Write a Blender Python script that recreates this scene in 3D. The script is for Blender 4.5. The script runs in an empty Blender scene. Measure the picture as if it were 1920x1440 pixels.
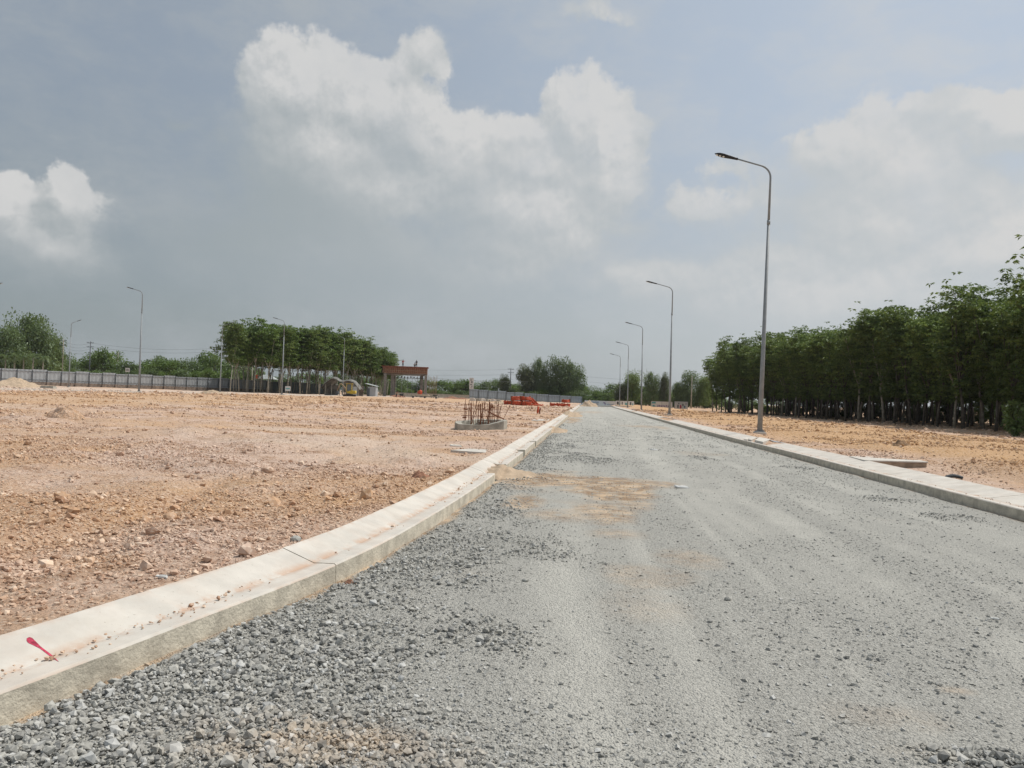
import bpy, bmesh, math, random
import numpy as np
from mathutils import Vector, Matrix
random.seed(7); RNG = np.random.default_rng(11)
S = bpy.context.scene; COL = S.collection
PI = math.pi
# ---------------------------------------------------------------- camera
HC = 1.35; FPX = 1442.0
ROLL = math.radians(1.95); PITCH = math.radians(0.88); YAW = math.atan(142/1442.0)
CF = np.array([-math.sin(YAW)*math.cos(PITCH), math.cos(YAW)*math.cos(PITCH), math.sin(PITCH)])
_R = np.array([math.cos(YAW), math.sin(YAW), 0.0]); _U = np.cross(_R, CF)
CR = _R*math.cos(ROLL)+_U*math.sin(ROLL); CU = -_R*math.sin(ROLL)+_U*math.cos(ROLL)
cd = bpy.data.cameras.new('camera'); cam = bpy.data.objects.new('camera', cd); COL.objects.link(cam)
m = Matrix(((CR[0], CU[0], -CF[0], 0), (CR[1], CU[1], -CF[1], 0), (CR[2], CU[2], -CF[2], HC), (0, 0, 0, 1)))
cam.matrix_world = m
cd.sensor_width = 36.0; cd.lens = FPX/1920*36; cd.clip_end = 6000; cd.clip_start = 0.05
S.camera = cam
def at(px, py, z=0.0):                      # photo pixel -> point on the level z
    d = CF+CR*(px-960)/FPX-CU*(py-720)/FPX
    return np.array([0, 0, HC])+d*((z-HC)/d[2])
def P(px, D):                               # bearing of a pixel column at depth D -> ground x, y
    d = CF+CR*(px-960)/FPX
    return float(d[0]*D), float(d[1]*D)
def hor(px): return 747+0.034*(px-1101)     # image row of the horizon
def zat(px, py, D): return HC+(hor(px)-py)*D/FPX
# ---------------------------------------------------------------- light
S.view_settings.view_transform = 'Standard'; S.view_settings.look = 'None'
S.view_settings.exposure = 0.0; S.view_settings.gamma = 1.0
SUN_EL = math.radians(58); SUN_AZ = math.radians(62)      # azimuth measured from +Y towards +X
sd = bpy.data.lights.new('sun', 'SUN'); sd.energy = 3.6; sd.angle = math.radians(1.2); sd.color = (1, 0.955, 0.88)
sun = bpy.data.objects.new('sun', sd); COL.objects.link(sun)
sdir = Vector((math.sin(SUN_AZ)*math.cos(SUN_EL), math.cos(SUN_AZ)*math.cos(SUN_EL), math.sin(SUN_EL)))
sun.rotation_euler = sdir.to_track_quat('Z', 'Y').to_euler(); sun.location = sdir*50
# ---------------------------------------------------------------- node helper
class NT:
    def __init__(s, tree): s.t = tree; s.n = tree.nodes; s.l = tree.links
    def new(s, typ, **kw):
        n = s.n.new(typ)
        for k, v in kw.items(): setattr(n, k, v)
        return n
    def put(s, sock, v):
        if isinstance(v, bpy.types.NodeSocket): s.l.new(v, sock)
        else: sock.default_value = v
    def math(s, op, a, b=0.0, c=0.0, clamp=False):
        n = s.new('ShaderNodeMath', operation=op, use_clamp=clamp)
        s.put(n.inputs[0], a); s.put(n.inputs[1], b); s.put(n.inputs[2], c); return n.outputs[0]
    def vec(s, op, a, b=(0, 0, 0)):
        n = s.new('ShaderNodeVectorMath', operation=op); s.put(n.inputs[0], a)
        if op != 'LENGTH': s.put(n.inputs[1], b)
        return n.outputs['Value'] if op in ('LENGTH', 'DOT_PRODUCT') else n.outputs[0]
    def mix(s, f, a, b, blend='MIX'):
        n = s.new('ShaderNodeMix', data_type='RGBA', blend_type=blend); s.put(n.inputs[0], f)
        s.put(n.inputs[6], a if isinstance(a, bpy.types.NodeSocket) else (*a, 1)[:4])
        s.put(n.inputs[7], b if isinstance(b, bpy.types.NodeSocket) else (*b, 1)[:4]); return n.outputs[2]
    def noise(s, vec, scale, detail=4, rough=0.55, out=0):
        n = s.new('ShaderNodeTexNoise'); s.put(n.inputs['Vector'], vec); n.inputs['Scale'].default_value = scale
        n.inputs['Detail'].default_value = detail; n.inputs['Roughness'].default_value = rough; return n.outputs[out]
    def voro(s, vec, scale, out=0, feature='F1'):
        n = s.new('ShaderNodeTexVoronoi', feature=feature); s.put(n.inputs['Vector'], vec); n.inputs['Scale'].default_value = scale
        return n.outputs[out]
    def mapr(s, v, a, b, c=0.0, d=1.0, smooth=True):
        n = s.new('ShaderNodeMapRange', interpolation_type='SMOOTHSTEP' if smooth else 'LINEAR')
        s.put(n.inputs[0], v); s.put(n.inputs[1], a); s.put(n.inputs[2], b); s.put(n.inputs[3], c); s.put(n.inputs[4], d); return n.outputs[0]
# ---------------------------------------------------------------- world: hazy blue sky with cumulus
W = bpy.data.worlds.new('World'); S.world = W; W.use_nodes = True
w = NT(W.node_tree); w.n.clear()
out = w.new('ShaderNodeOutputWorld'); bg = w.new('ShaderNodeBackground'); w.l.new(bg.outputs[0], out.inputs[0])
sky = w.new('ShaderNodeTexSky', sky_type='NISHITA', sun_disc=False); sky.sun_elevation = SUN_EL; sky.sun_rotation = SUN_AZ
sky.dust_density = 3.0; sky.air_density = 1.0; sky.ozone_density = 1.0
tc = w.new('ShaderNodeTexCoord').outputs['Generated']
sx = w.new('ShaderNodeSeparateXYZ'); w.l.new(tc, sx.inputs[0]); X, Y, Z = sx.outputs
hl = w.math('SQRT', w.math('ADD', w.math('MULTIPLY', X, X), w.math('MULTIPLY', Y, Y)))
az = w.math('ARCTAN2', X, Y); el = w.math('ARCTAN2', Z, hl)
cb = w.new('ShaderNodeCombineXYZ'); w.l.new(az, cb.inputs[0]); w.l.new(el, cb.inputs[1]); AE = cb.outputs[0]
def azel(px, py):
    d = CF+CR*(px-960)/FPX-CU*(py-720)/FPX
    return math.atan2(d[0], d[1]), math.atan2(d[2], math.hypot(d[0], d[1]))
# cumulus banks: (photo x, y, radius x, radius y in px, weight)
BL = [(560, 165, 135, 118, 1.15), (690, 215, 150, 120, 1.2), (620, 340, 290, 230, 1.3), (1085, 240, 115, 112, 1.15), (1000, 300, 170, 112, 1.2), (850, 310, 200, 125, 1.25),
      (1135, 270, 78, 120, 1.1), (960, 400, 260, 170, 1.2), (640, 480, 480, 190, 1.1), (800, 100, 70, 62, .62), (755, 130, 60, 60, .6), (860, 520, 420, 150, .8), (780, 250, 120, 90, 1.1),
      (1585, 290, 165, 98, 1.0), (1690, 350, 250, 130, .95), (1900, 240, 95, 80, 1.05), (1330, 385, 130, 75, .7), (1800, 200, 75, 36, .7), (1520, 400, 240, 110, .7),
      (125, 385, 62, 78, 1.1), (8, 400, 62, 72, 1.1), (95, 480, 160, 100, 1), (332, 222, 50, 24, .55), (1215, 235, 52, 30, .5),
      (1560, 590, 520, 120, 1.0), (1900, 470, 220, 110, 1.0), (1250, 540, 260, 90, .7), (1640, 430, 300, 110, .8), (300, 640, 460, 140, .6), (1130, 18, 150, 36, .45), (250, 412, 24, 24, .5), (1180, 420, 110, 50, .6), (1400, 300, 130, 60, .55), (1750, 500, 300, 70, .7), (1780, 190, 90, 34, .65), (1480, 480, 260, 60, .6), (420, 250, 80, 70, .6), (1130, 330, 120, 140, 1.0)]
def wsum(v, lst, smooth=.2):
    acc = None
    for px, py, rx, ry, wt in lst:
        a, e = azel(px, py)
        q = w.vec('LENGTH', w.vec('MULTIPLY', w.vec('SUBTRACT', v, (a, e, 0)), (FPX/rx, FPX/ry, 0)))
        f = w.math('MULTIPLY_ADD', q, -wt, wt)
        if acc is None: acc = f
        else:
            sm = w.new('ShaderNodeMath', operation='SMOOTH_MAX'); w.l.new(acc, sm.inputs[0]); w.l.new(f, sm.inputs[1]); sm.inputs[2].default_value = smooth
            acc = sm.outputs[0]
    return acc
def warp(v, sc, amt):
    wv = w.vec('SCALE', w.vec('SUBTRACT', w.noise(v, sc, 6, 0.62, 1), (.5, .5, .5))); wv.node.inputs['Scale'].default_value = amt
    return w.vec('ADD', v, wv)
def density(v):
    acc = wsum(warp(v, 10.0, .075), BL, .25)
    # rounded puffs
    p1 = w.math('MULTIPLY', w.math('SUBTRACT', .42, w.voro(warp(v, 20, .02), 13.0, 0, 'SMOOTH_F1')), .34)
    p2 = w.math('MULTIPLY', w.math('SUBTRACT', w.noise(v, 26.0, 9, 0.64), .5), .66)
    return w.math('ADD', acc, w.math('ADD', p1, p2))
d0 = density(AE)
d1 = density(w.vec('ADD', AE, (0.010, 0.020, 0)))
lit = w.mapr(w.math('SUBTRACT', d0, d1), -0.16, 0.34)
soft = w.noise(AE, 3.2, 3)
BR = [(540, 60, 230, 190, 1.2), (690, 120, 200, 180, 1.1), (620, 240, 260, 170, .66), (850, 190, 230, 170, 1), (1090, 150, 200, 190, 1.2), (1150, 290, 130, 150, 1), (980, 210, 220, 170, 1), (800, 350, 200, 110, .62), (1020, 370, 240, 160, .85), (760, 360, 180, 90, .7), (1080, 430, 160, 110, .7), (940, 470, 220, 90, .5),
      (800, 60, 100, 110, .7), (1590, 210, 240, 130, 1), (1700, 300, 230, 130, .75), (1900, 190, 150, 130, 1.1), (130, 330, 110, 120, 1.1), (5, 350, 100, 120, 1.1), (110, 460, 170, 100, .6), (1550, 530, 560, 150, .8), (1890, 440, 240, 130, .95), (1330, 350, 200, 120, .9), (1200, 520, 260, 110, .6), (1700, 410, 300, 130, .7), (560, 480, 340, 110, .2), (1000, 500, 300, 120, .5)]
bsum = w.mapr(wsum(warp(AE, 7, .10), BR, .35), 0.05, .85)
wid = w.math('MULTIPLY_ADD', w.mapr(bsum, .15, .75), -0.50, 0.62)
mask = w.math('MULTIPLY', w.mapr(w.math('SUBTRACT', d0, .13), 0.0, w.math('ADD', wid, .07)), w.mapr(w.noise(AE, 7.0, 5, .6), .2, .6, .72, 1.0))
fine = w.math('MULTIPLY', w.math('SUBTRACT', w.noise(AE, 34.0, 8, .6), w.noise(w.vec('ADD', AE, (0.004, 0.010, 0)), 34.0, 8, .6)), 1.9)
lit2 = w.math('ADD', lit, fine)
br = w.math('MULTIPLY', bsum, w.math('MULTIPLY_ADD', lit2, .62, .50), clamp=True)
br = w.math('ADD', br, w.math('MULTIPLY', w.math('SUBTRACT', w.noise(AE, 9.0, 6, .6), .5), .34), clamp=True)
side = w.mapr(az, -0.70, 0.45, 0, 1)
ccol = w.mix(br, w.mix(side, (0.325, 0.37, 0.392), (0.50, 0.54, 0.565)), (0.65, 0.65, 0.645))
skc = w.mix(1.0, sky.outputs[0], (0.085, 0.085, 0.085), 'MULTIPLY')
haze = w.mix(side, (0.30, 0.345, 0.365), (0.555, 0.60, 0.63))
veil = w.mix(side, (0.315, 0.37, 0.435), (0.52, 0.60, 0.70))
hz = w.mapr(w.math('MULTIPLY_ADD', w.math('SUBTRACT', soft, .5), 0.12, el), 0.06, 0.40, 1.0, 0.0)
base = w.mix(0.80, skc, w.mix(hz, veil, haze))
wisps = w.mapr(w.noise(warp(w.vec('MULTIPLY', AE, (1, 1.9, 1)), 5, .12), 4.2, 9, .66), .40, .74, 0, .75)
base = w.mix(wisps, base, w.mix(side, (0.38, 0.415, 0.44), (0.58, 0.605, 0.63)))
mk = w.math('MULTIPLY', mask, w.mapr(el, 0.03, 0.20, .25, 0.97))
w.l.new(w.mix(mk, base, ccol), bg.inputs[0]); bg.inputs[1].default_value = 1.0
W.cycles.sampling_method = 'MANUAL'; W.cycles.sample_map_resolution = 512
# ---------------------------------------------------------------- numpy noise
_perm = RNG.random((256, 256)).astype(np.float64)
def vnoise(x, y, f=1.0, seed=0):
    x = np.asarray(x, float)*f+seed*17.3; y = np.asarray(y, float)*f+seed*9.1
    i = np.floor(x).astype(int); j = np.floor(y).astype(int); u = x-i; v = y-j
    u = u*u*(3-2*u); v = v*v*(3-2*v)
    g = lambda a, b: _perm[a & 255, b & 255]
    return (g(i, j)*(1-u)+g(i+1, j)*u)*(1-v)+(g(i, j+1)*(1-u)+g(i+1, j+1)*u)*v-0.5
def fbm(x, y, f=1.0, o=4, seed=0):
    r = 0; a = 1.0
    for k in range(o): r = r+a*vnoise(x, y, f*2**k, seed+k*3); a *= .5
    return r
def sst(a, b, v): t = np.clip((v-a)/(b-a), 0, 1); return t*t*(3-2*t)
# ---------------------------------------------------------------- terrain functions
_ky = np.array([-12, -6, -2, 0, 1.5, 2.8, 3.3, 3.75, 4.5, 5.2, 6.1, 8.1, 11, 16, 30, 200.])
_kx = np.array([-13, -6.6, -4.0, -3.1, -2.58, -2.25, -2.13, -2.04, -1.87, -1.73, -1.61, -1.49, -1.41, -1.37, -1.36, -1.36])
_yy = np.linspace(-12, 200, 4000); _xx = np.interp(_yy, _ky, _kx)
_ker = np.hanning(21); _ker /= _ker.sum(); _xs = _xx.copy(); _xs[12:-12] = np.convolve(_xx, _ker, 'same')[12:-12]
def XL(Yv): return np.interp(Yv, _yy, _xs)
WL, WR = 0.44, 0.75
def XR(Yv): return np.interp(Yv, [-12, 10, 17, 22, 28, 40, 200], [5.58, 5.55, 5.42, 5.35, 5.27, 5.22, 5.22])
YEND = 166.0
def base(Yv): return -0.0022*np.clip(np.asarray(Yv, float)-20, 0, 230)
def sx_(x): return np.asarray(x, float)
HEAPS = [((330, 1330), .35, .28), ((470, 1230), .30, .35), ((600, 1170), .33, .45), ((740, 1110), .45, .55), ((860, 1060), .5, .8), ((980, 1030), .36, .55), ((860, 990), .45, 1.0),
         ((930, 960), .3, .9), ((130, 1400), .5, .3), ((560, 1430), .45, .25), ((330, 1430), .4, .22), ((1090, 860), .9, 1.7), ((1000, 850), .4, 2.2), ((1900, 1440), .4, .22),
         ((1320, 860), .4, 1.2), ((1650, 935), .5, .6), ((1500, 880), .5, 1.0), ((1060, 835), .5, 3), ((1780, 970), .5, .5)]
HEAPW = [(at(*p), rx, ry) for p, rx, ry in HEAPS]
def heap(Xv, Yv):
    r = np.full(np.shape(Xv), -9.0)
    for c, rx, ry in HEAPW: r = np.maximum(r, .75-np.sqrt(((Xv-c[0])/rx)**2+((Yv-c[1])/ry)**2))
    dl = Xv-XL(Yv); wd = np.interp(Yv, [1, 2.6, 3.6, 5, 7, 9, 12, 16, 20, 30], [2.4, 1.9, 1.25, 1.35, 1.55, .95, .45, .9, .8, .2])
    r = np.maximum(r, .75*(1-dl/wd)*sst(.02, .14, dl)-.05)
    return sst(-.25, .60, r+.75*fbm(Xv, Yv, 1.3, 5, 5))
def zroad(Xv, Yv):
    Xv = sx_(Xv); Yv = sx_(Yv)
    d = np.minimum(Xv-XL(Yv), XR(Yv)-Xv)
    trk = fbm(Xv*2.2, Yv*.12, 1, 3, 31)
    return base(Yv)+.012*trk+.014*fbm(Xv, Yv, .8, 3, 2)+heap(Xv, Yv)*(.022+.02*fbm(Xv, Yv, 3, 3, 9))+.01*vnoise(Xv, Yv, 6, 3)*sst(.02, .2, d)-.012
def zsoil(Xv, Yv):
    Xv = sx_(Xv); Yv = sx_(Yv)
    left = Xv < 2
    t = np.where(left, XL(Yv)-WL-Xv, Xv-XR(Yv)-WR)
    tt = np.clip(t, 0, None)
    zl = .19+.26*sst(3, 40, tt); zr = .20+.04*sst(1, 5, tt)-.50*sst(7.5, 20, tt)
    z = base(Yv)+np.where(left, zl, zr)
    pk = np.where(left, 0, sst(6.1, 6.3, Xv)*(1-sst(7.9, 8.8, Xv))*sst(12.2, 13.4, Yv)*(1-sst(17.5, 18.5, Yv)))
    a = sst(0, .8, tt)*(1-.8*pk); z = z-.15*pk
    lump = .05*fbm(Xv, Yv, 1.1, 5, 13)*(1+1.2*sst(-.2, .4, fbm(Xv, Yv, .32, 5, 81)))+.12*fbm(Xv, Yv, .16, 3, 17)
    for cx0, k0 in ((-3.6, .045), (-5.3, .045), (-11, .05), (-12.9, .05)):
        wv = cx0+1.2*np.sin(Yv*.11+cx0)+.3*np.sin(Yv*.5); z = z-k0*np.exp(-((Xv-wv)/.22)**2)*sst(-.3, .1, fbm(Xv*0, Yv, .25, 2, 97+int(cx0)))*a*np.where(left, 1, 0)
    ridge = sst(.12, .5, fbm(Xv, Yv, .33, 3, 23))
    z = z+a*(lump+ridge*.09*(1+fbm(Xv, Yv, 3.5, 3, 29)))
    return z
# ---------------------------------------------------------------- object helpers
def tag(o, label=None, cat=None, group=None, kind=None):
    if label: o['label'] = label
    if cat: o['category'] = cat
    if group: o['group'] = group
    if kind: o['kind'] = kind
    return o
def link(name, me, parent=None, mats=()):
    o = bpy.data.objects.new(name, me); COL.objects.link(o)
    if parent is not None: o.parent = parent
    for mm in (mats if isinstance(mats, (list, tuple)) else [mats]): me.materials.append(mm)
    return o
def empty(name, loc, rz=0.0):
    o = bpy.data.objects.new(name, None); COL.objects.link(o); o.location = loc; o.rotation_euler = (0, 0, rz); o.empty_display_size = .3
    return o
def npmesh(name, V, Fc, attrs=None, smooth=False, matidx=None):
    V = np.asarray(V, np.float32); Fc = np.asarray(Fc, np.int32); k = Fc.shape[1]
    me = bpy.data.meshes.new(name); me.vertices.add(len(V)); me.vertices.foreach_set('co', V.ravel())
    me.loops.add(Fc.size); me.loops.foreach_set('vertex_index', Fc.ravel())
    me.polygons.add(len(Fc)); me.polygons.foreach_set('loop_start', np.arange(0, Fc.size, k, dtype=np.int32))
    try: me.polygons.foreach_set('loop_total', np.full(len(Fc), k, np.int32))
    except Exception: pass
    if matidx is not None: me.polygons.foreach_set('material_index', np.asarray(matidx, np.int32))
    me.polygons.foreach_set('use_smooth', np.full(len(Fc), smooth))
    me.update(calc_edges=True)
    for nm, a in (attrs or {}).items():
        at_ = me.attributes.new(nm, 'FLOAT', 'POINT'); at_.data.foreach_set('value', np.asarray(a, np.float32))
    return me
class MB:
    """collects shapes and links them as one mesh object"""
    def __init__(s): s.v = []; s.f = []
    def add(s, vs, fs): k = len(s.v); s.v += [tuple(map(float, q)) for q in vs]; s.f += [tuple(i+k for i in q) for q in fs]; return s
    def box(s, c, d, rz=0.0, taper=1.0, rx=0.0):
        M = Matrix.Rotation(rz, 3, 'Z') @ Matrix.Rotation(rx, 3, 'X'); vs = []
        for z in (-1, 1):
            t = taper if z > 0 else 1
            for x, y in ((-1, -1), (1, -1), (1, 1), (-1, 1)):
                vs.append(M @ Vector((x*d[0]/2*t, y*d[1]/2*t, z*d[2]/2))+Vector(c))
        return s.add(vs, [(3, 2, 1, 0), (4, 5, 6, 7), (0, 1, 5, 4), (1, 2, 6, 5), (2, 3, 7, 6), (3, 0, 4, 7)])
    def tube(s, pts, r, n=8, cap=True):
        pts = [Vector(p) for p in pts]; rs = r if isinstance(r, (list, tuple)) else [r]*len(pts); vs = []; fs = []
        up = Vector((0, 0, 1)); prev = None
        for i, p in enumerate(pts):
            d = (pts[min(i+1, len(pts)-1)]-pts[max(i-1, 0)])
            d = d.normalized() if d.length > 1e-9 else Vector((0, 0, 1))
            a = prev if prev is not None else (Vector((1, 0, 0)) if abs(d.z) > .8 else up)
            x = (a-d*a.dot(d)); x = x.normalized() if x.length > 1e-6 else d.orthogonal().normalized(); prev = x; y = d.cross(x)
            for k in range(n):
                t = 2*PI*k/n; vs.append(p+(x*math.cos(t)+y*math.sin(t))*rs[i])
        for i in range(len(pts)-1):
            for k in range(n): fs.append((i*n+k, i*n+(k+1) % n, (i+1)*n+(k+1) % n, (i+1)*n+k))
        if cap: fs.append(tuple(range(n))[::-1]); fs.append(tuple((len(pts)-1)*n+k for k in range(n)))
        return s.add(vs, fs)
    def prism(s, pts, y0, y1):            # outline in x,z pulled along y
        n = len(pts); vs = [(p[0], y0, p[1]) for p in pts]+[(p[0], y1, p[1]) for p in pts]
        fs = [tuple(range(n)), tuple(range(2*n-1, n-1, -1))]+[((i+1) % n, i, n+i, n+(i+1) % n) for i in range(n)]
        return s.add(vs, fs)
    def mesh(s, name, smooth=False):
        me = bpy.data.meshes.new(name); me.from_pydata(s.v, [], s.f); me.update()
        bm = bmesh.new(); bm.from_mesh(me); bmesh.ops.recalc_face_normals(bm, faces=bm.faces); bm.to_mesh(me); bm.free()
        if smooth: me.polygons.foreach_set('use_smooth', [True]*len(me.polygons))
        return me
    def build(s, name, mat, parent=None, smooth=False, bevel=0.0):
        o = link(name, s.mesh(name, smooth), parent, mat)
        if bevel: b = o.modifiers.new('bevel', 'BEVEL'); b.width = bevel; b.segments = 2; b.limit_method = 'ANGLE'
        return o
def copy_tree(o, parent=None):
    kids = list(o.children); c = o.copy(); COL.objects.link(c); c.parent = parent
    for ch in kids: copy_tree(ch, c)
    return c
# ---------------------------------------------------------------- materials
def mat(name, col=(.5, .5, .5), rough=.7, metal=0.0, var=.12, scale=6.0, bump=0.0, spec=.3, dirt=False):
    M = bpy.data.materials.new(name); M.use_nodes = True; n = NT(M.node_tree); b = M.node_tree.nodes['Principled BSDF']
    b.inputs['Roughness'].default_value = rough; b.inputs['Metallic'].default_value = metal; b.inputs['Specular IOR Level'].default_value = spec
    pos = n.new('ShaderNodeNewGeometry').outputs['Position']
    ns = n.noise(pos, scale, 5, .6)
    c = n.mix(n.mapr(ns, .3, .7), tuple(x*(1-var) for x in col), tuple(min(1, x*(1+var)) for x in col))
    if dirt:      # earth smeared into the gutter line, rust and water spots
        g = n.new('ShaderNodeAttribute', attribute_name='gutter').outputs['Fac']
        c = n.mix(n.math('MULTIPLY', g, n.mapr(n.noise(pos, 4.5, 6, .7), .42, .62, 0, .85)), c, (.47, .30, .20))
        c = n.mix(n.mapr(n.noise(n.vec('ADD', pos, (5, 2, 0)), 7, 6, .75), .60, .72, 0, .35), c, (.42, .34, .26))
        c = n.mix(n.mapr(n.noise(n.vec('ADD', pos, (1, 8, 0)), 1.2, 5, .7), .52, .72, 0, .30), c, (.44, .39, .32))
        c = n.mix(n.mapr(n.noise(n.vec('ADD', pos, (7, 3, 0)), 42, 2, .5), .70, .76, 0, .6), c, (.30, .26, .21))
    n.l.new(c, b.inputs['Base Color'])
    if bump:
        bp = n.new('ShaderNodeBump'); bp.inputs['Strength'].default_value = 1; bp.inputs['Distance'].default_value = bump
        n.l.new(n.noise(pos, scale*6, 5, .6), bp.inputs['Height']); n.l.new(bp.outputs[0], b.inputs['Normal'])
    return M
def soil_material(loose=False):
    M = bpy.data.materials.new('laterite_soil'); M.use_nodes = True; n = NT(M.node_tree); b = M.node_tree.nodes['Principled BSDF']
    b.inputs['Roughness'].default_value = .95; b.inputs['Specular IOR Level'].default_value = .1
    pos = n.new('ShaderNodeNewGeometry').outputs['Position']
    A = lambda k: n.new('ShaderNodeAttribute', attribute_name=k).outputs['Fac']
    n1 = n.noise(pos, .22, 5, .6); n2 = n.noise(n.vec('ADD', pos, (31, 7, 0)), .35, 6, .65); n3 = n.noise(pos, 2.1, 5, .65); n4 = n.noise(n.vec('ADD', pos, (3, 17, 0)), 9.0, 4, .7)
    c = n.mix(n.mapr(n1, .40, .58), (.495, .32, .20), (.575, .43, .345))            # tan <-> pale pink
    c = n.mix(n.mapr(n2, .50, .70, 0, .7), c, (.56, .345, .18))                   # ochre
    c = n.mix(n.mapr(n.math('ADD', n3, n.math('MULTIPLY', n.math('SUBTRACT', n1, .5), .6)), .50, .72, 0, .8), c, (.33, .195, .12))                   # darker broken crust
    c = n.mix(n.mapr(n4, .58, .8, 0, .6), c, (.78, .63, .49))
    c = n.mix(A('pale'), c, (.59, .475, .385)); c = n.mix(A('ochre'), c, n.mix(n3, (.57, .37, .20), (.46, .27, .13)))
    r = A('rnd'); c = n.mix(n.mapr(r, .5, 1.0, 0, .65), c, (.80, .64, .49)); c = n.mix(n.mapr(r, -.5, -1.0, 0, .7), c, (.34, .19, .12))
    # crumbs a few cm across
    vc = n.voro(pos, 38, 1); sepc = n.new('ShaderNodeSeparateColor'); n.l.new(vc, sepc.inputs[0])
    c = n.mix(n.mapr(sepc.outputs[0], .55, 1, 0, .45), c, (.80, .66, .53)); c = n.mix(n.mapr(sepc.outputs[1], .65, 1, 0, .5), c, (.36, .21, .135))
    n.l.new(c, b.inputs['Base Color'])
    if loose: return M
    h = n.math('ADD', n.math('MULTIPLY', n.voro(pos, 38), -.5), n.math('MULTIPLY', n.noise(pos, 12, 8, .7), 1.6))
    h = n.math('ADD', h, n.math('MULTIPLY', n.voro(pos, 11), -.8))
    bp = n.new('ShaderNodeBump'); bp.inputs['Strength'].default_value = 1.0; bp.inputs['Distance'].default_value = .03
    n.l.new(h, bp.inputs['Height']); n.l.new(bp.outputs[0], b.inputs['Normal']); return M
def gravel_material(loose=False):
    M = bpy.data.materials.new('crushed_stone'); M.use_nodes = True; n = NT(M.node_tree); b = M.node_tree.nodes['Principled BSDF']
    b.inputs['Roughness'].default_value = .9; b.inputs['Specular IOR Level'].default_value = .2
    pos = n.new('ShaderNodeNewGeometry').outputs['Position']
    A = lambda k: n.new('ShaderNodeAttribute', attribute_name=k).outputs['Fac']
    vc = n.voro(pos, 95, 1); sp = n.new('ShaderNodeSeparateColor'); n.l.new(vc, sp.inputs[0])
    c = n.mix(sp.outputs[0], (.252, .245, .222), (.478, .466, .424))
    c = n.mix(n.mapr(n.noise(pos, 1.4, 6, .7), .35, .7, 0, .5), c, (.36, .353, .322))
    c = n.mix(n.math('MULTIPLY', A('track'), n.mapr(n.noise(pos, 30, 5, .8), .36, .60, .35, 1.0)), c, (.545, .53, .475))                   # rolled stone dust
    c = n.mix(n.mapr(n.noise(n.vec('ADD', pos, (9, 5, 0)), .9, 5, .6), .62, .8, 0, .35), c, (.50, .43, .34))
    sm = n.math('MULTIPLY', A('sand'), n.mapr(n.noise(pos, 6, 8, .78), .32, .56), clamp=True)
    c = n.mix(sm, c, n.mix(n.mapr(n.noise(pos, 2.3, 5, .65), .42, .62), (.33, .225, .14), (.62, .465, .315)))
    r = A('rnd'); c = n.mix(n.mapr(r, .4, 1, 0, .55), c, (.60, .60, .585)); c = n.mix(n.mapr(r, -.3, -1, 0, .75), c, (.20, .198, .19))
    n.l.new(c, b.inputs['Base Color'])
    if loose: return M
    h = n.math('ADD', n.math('MULTIPLY', n.voro(pos, 95), -1.0), n.math('MULTIPLY', n.voro(pos, 42), -1.1))
    h = n.math('ADD', h, n.math('MULTIPLY', n.noise(pos, 18, 8, .75), 1.2))
    bp = n.new('ShaderNodeBump'); bp.inputs['Strength'].default_value = 1.0; bp.inputs['Distance'].default_value = .010
    n.l.new(h, bp.inputs['Height']); n.l.new(bp.outputs[0], b.inputs['Normal']); return M
def leaf_material(name, dark, lightc, trans=.35):
    M = bpy.data.materials.new(name); M.use_nodes = True; n = NT(M.node_tree); n.n.clear()
    o = n.new('ShaderNodeOutputMaterial'); d = n.new('ShaderNodeBsdfDiffuse'); t = n.new('ShaderNodeBsdfTranslucent'); g = n.new('ShaderNodeBsdfGlossy')
    r = n.new('ShaderNodeAttribute', attribute_name='rnd').outputs['Fac']
    oi = n.new('ShaderNodeObjectInfo').outputs['Random']
    c = n.mix(r, dark, lightc); c = n.mix(n.mapr(oi, 0, 1, 0, .35), c, tuple(x*.55 for x in dark))
    n.l.new(c, d.inputs[0]); n.l.new(n.mix(.5, c, (.16, .22, .03)), t.inputs[0]); g.inputs['Roughness'].default_value = .45; g.inputs[0].default_value = (.5, .55, .5, 1)
    m1 = n.new('ShaderNodeMixShader'); m1.inputs[0].default_value = trans; n.l.new(d.outputs[0], m1.inputs[1]); n.l.new(t.outputs[0], m1.inputs[2])
    m2 = n.new('ShaderNodeMixShader'); m2.inputs[0].default_value = .06; n.l.new(m1.outputs[0], m2.inputs[1]); n.l.new(g.outputs[0], m2.inputs[2])
    n.l.new(m2.outputs[0], o.inputs[0]); return M
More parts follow.
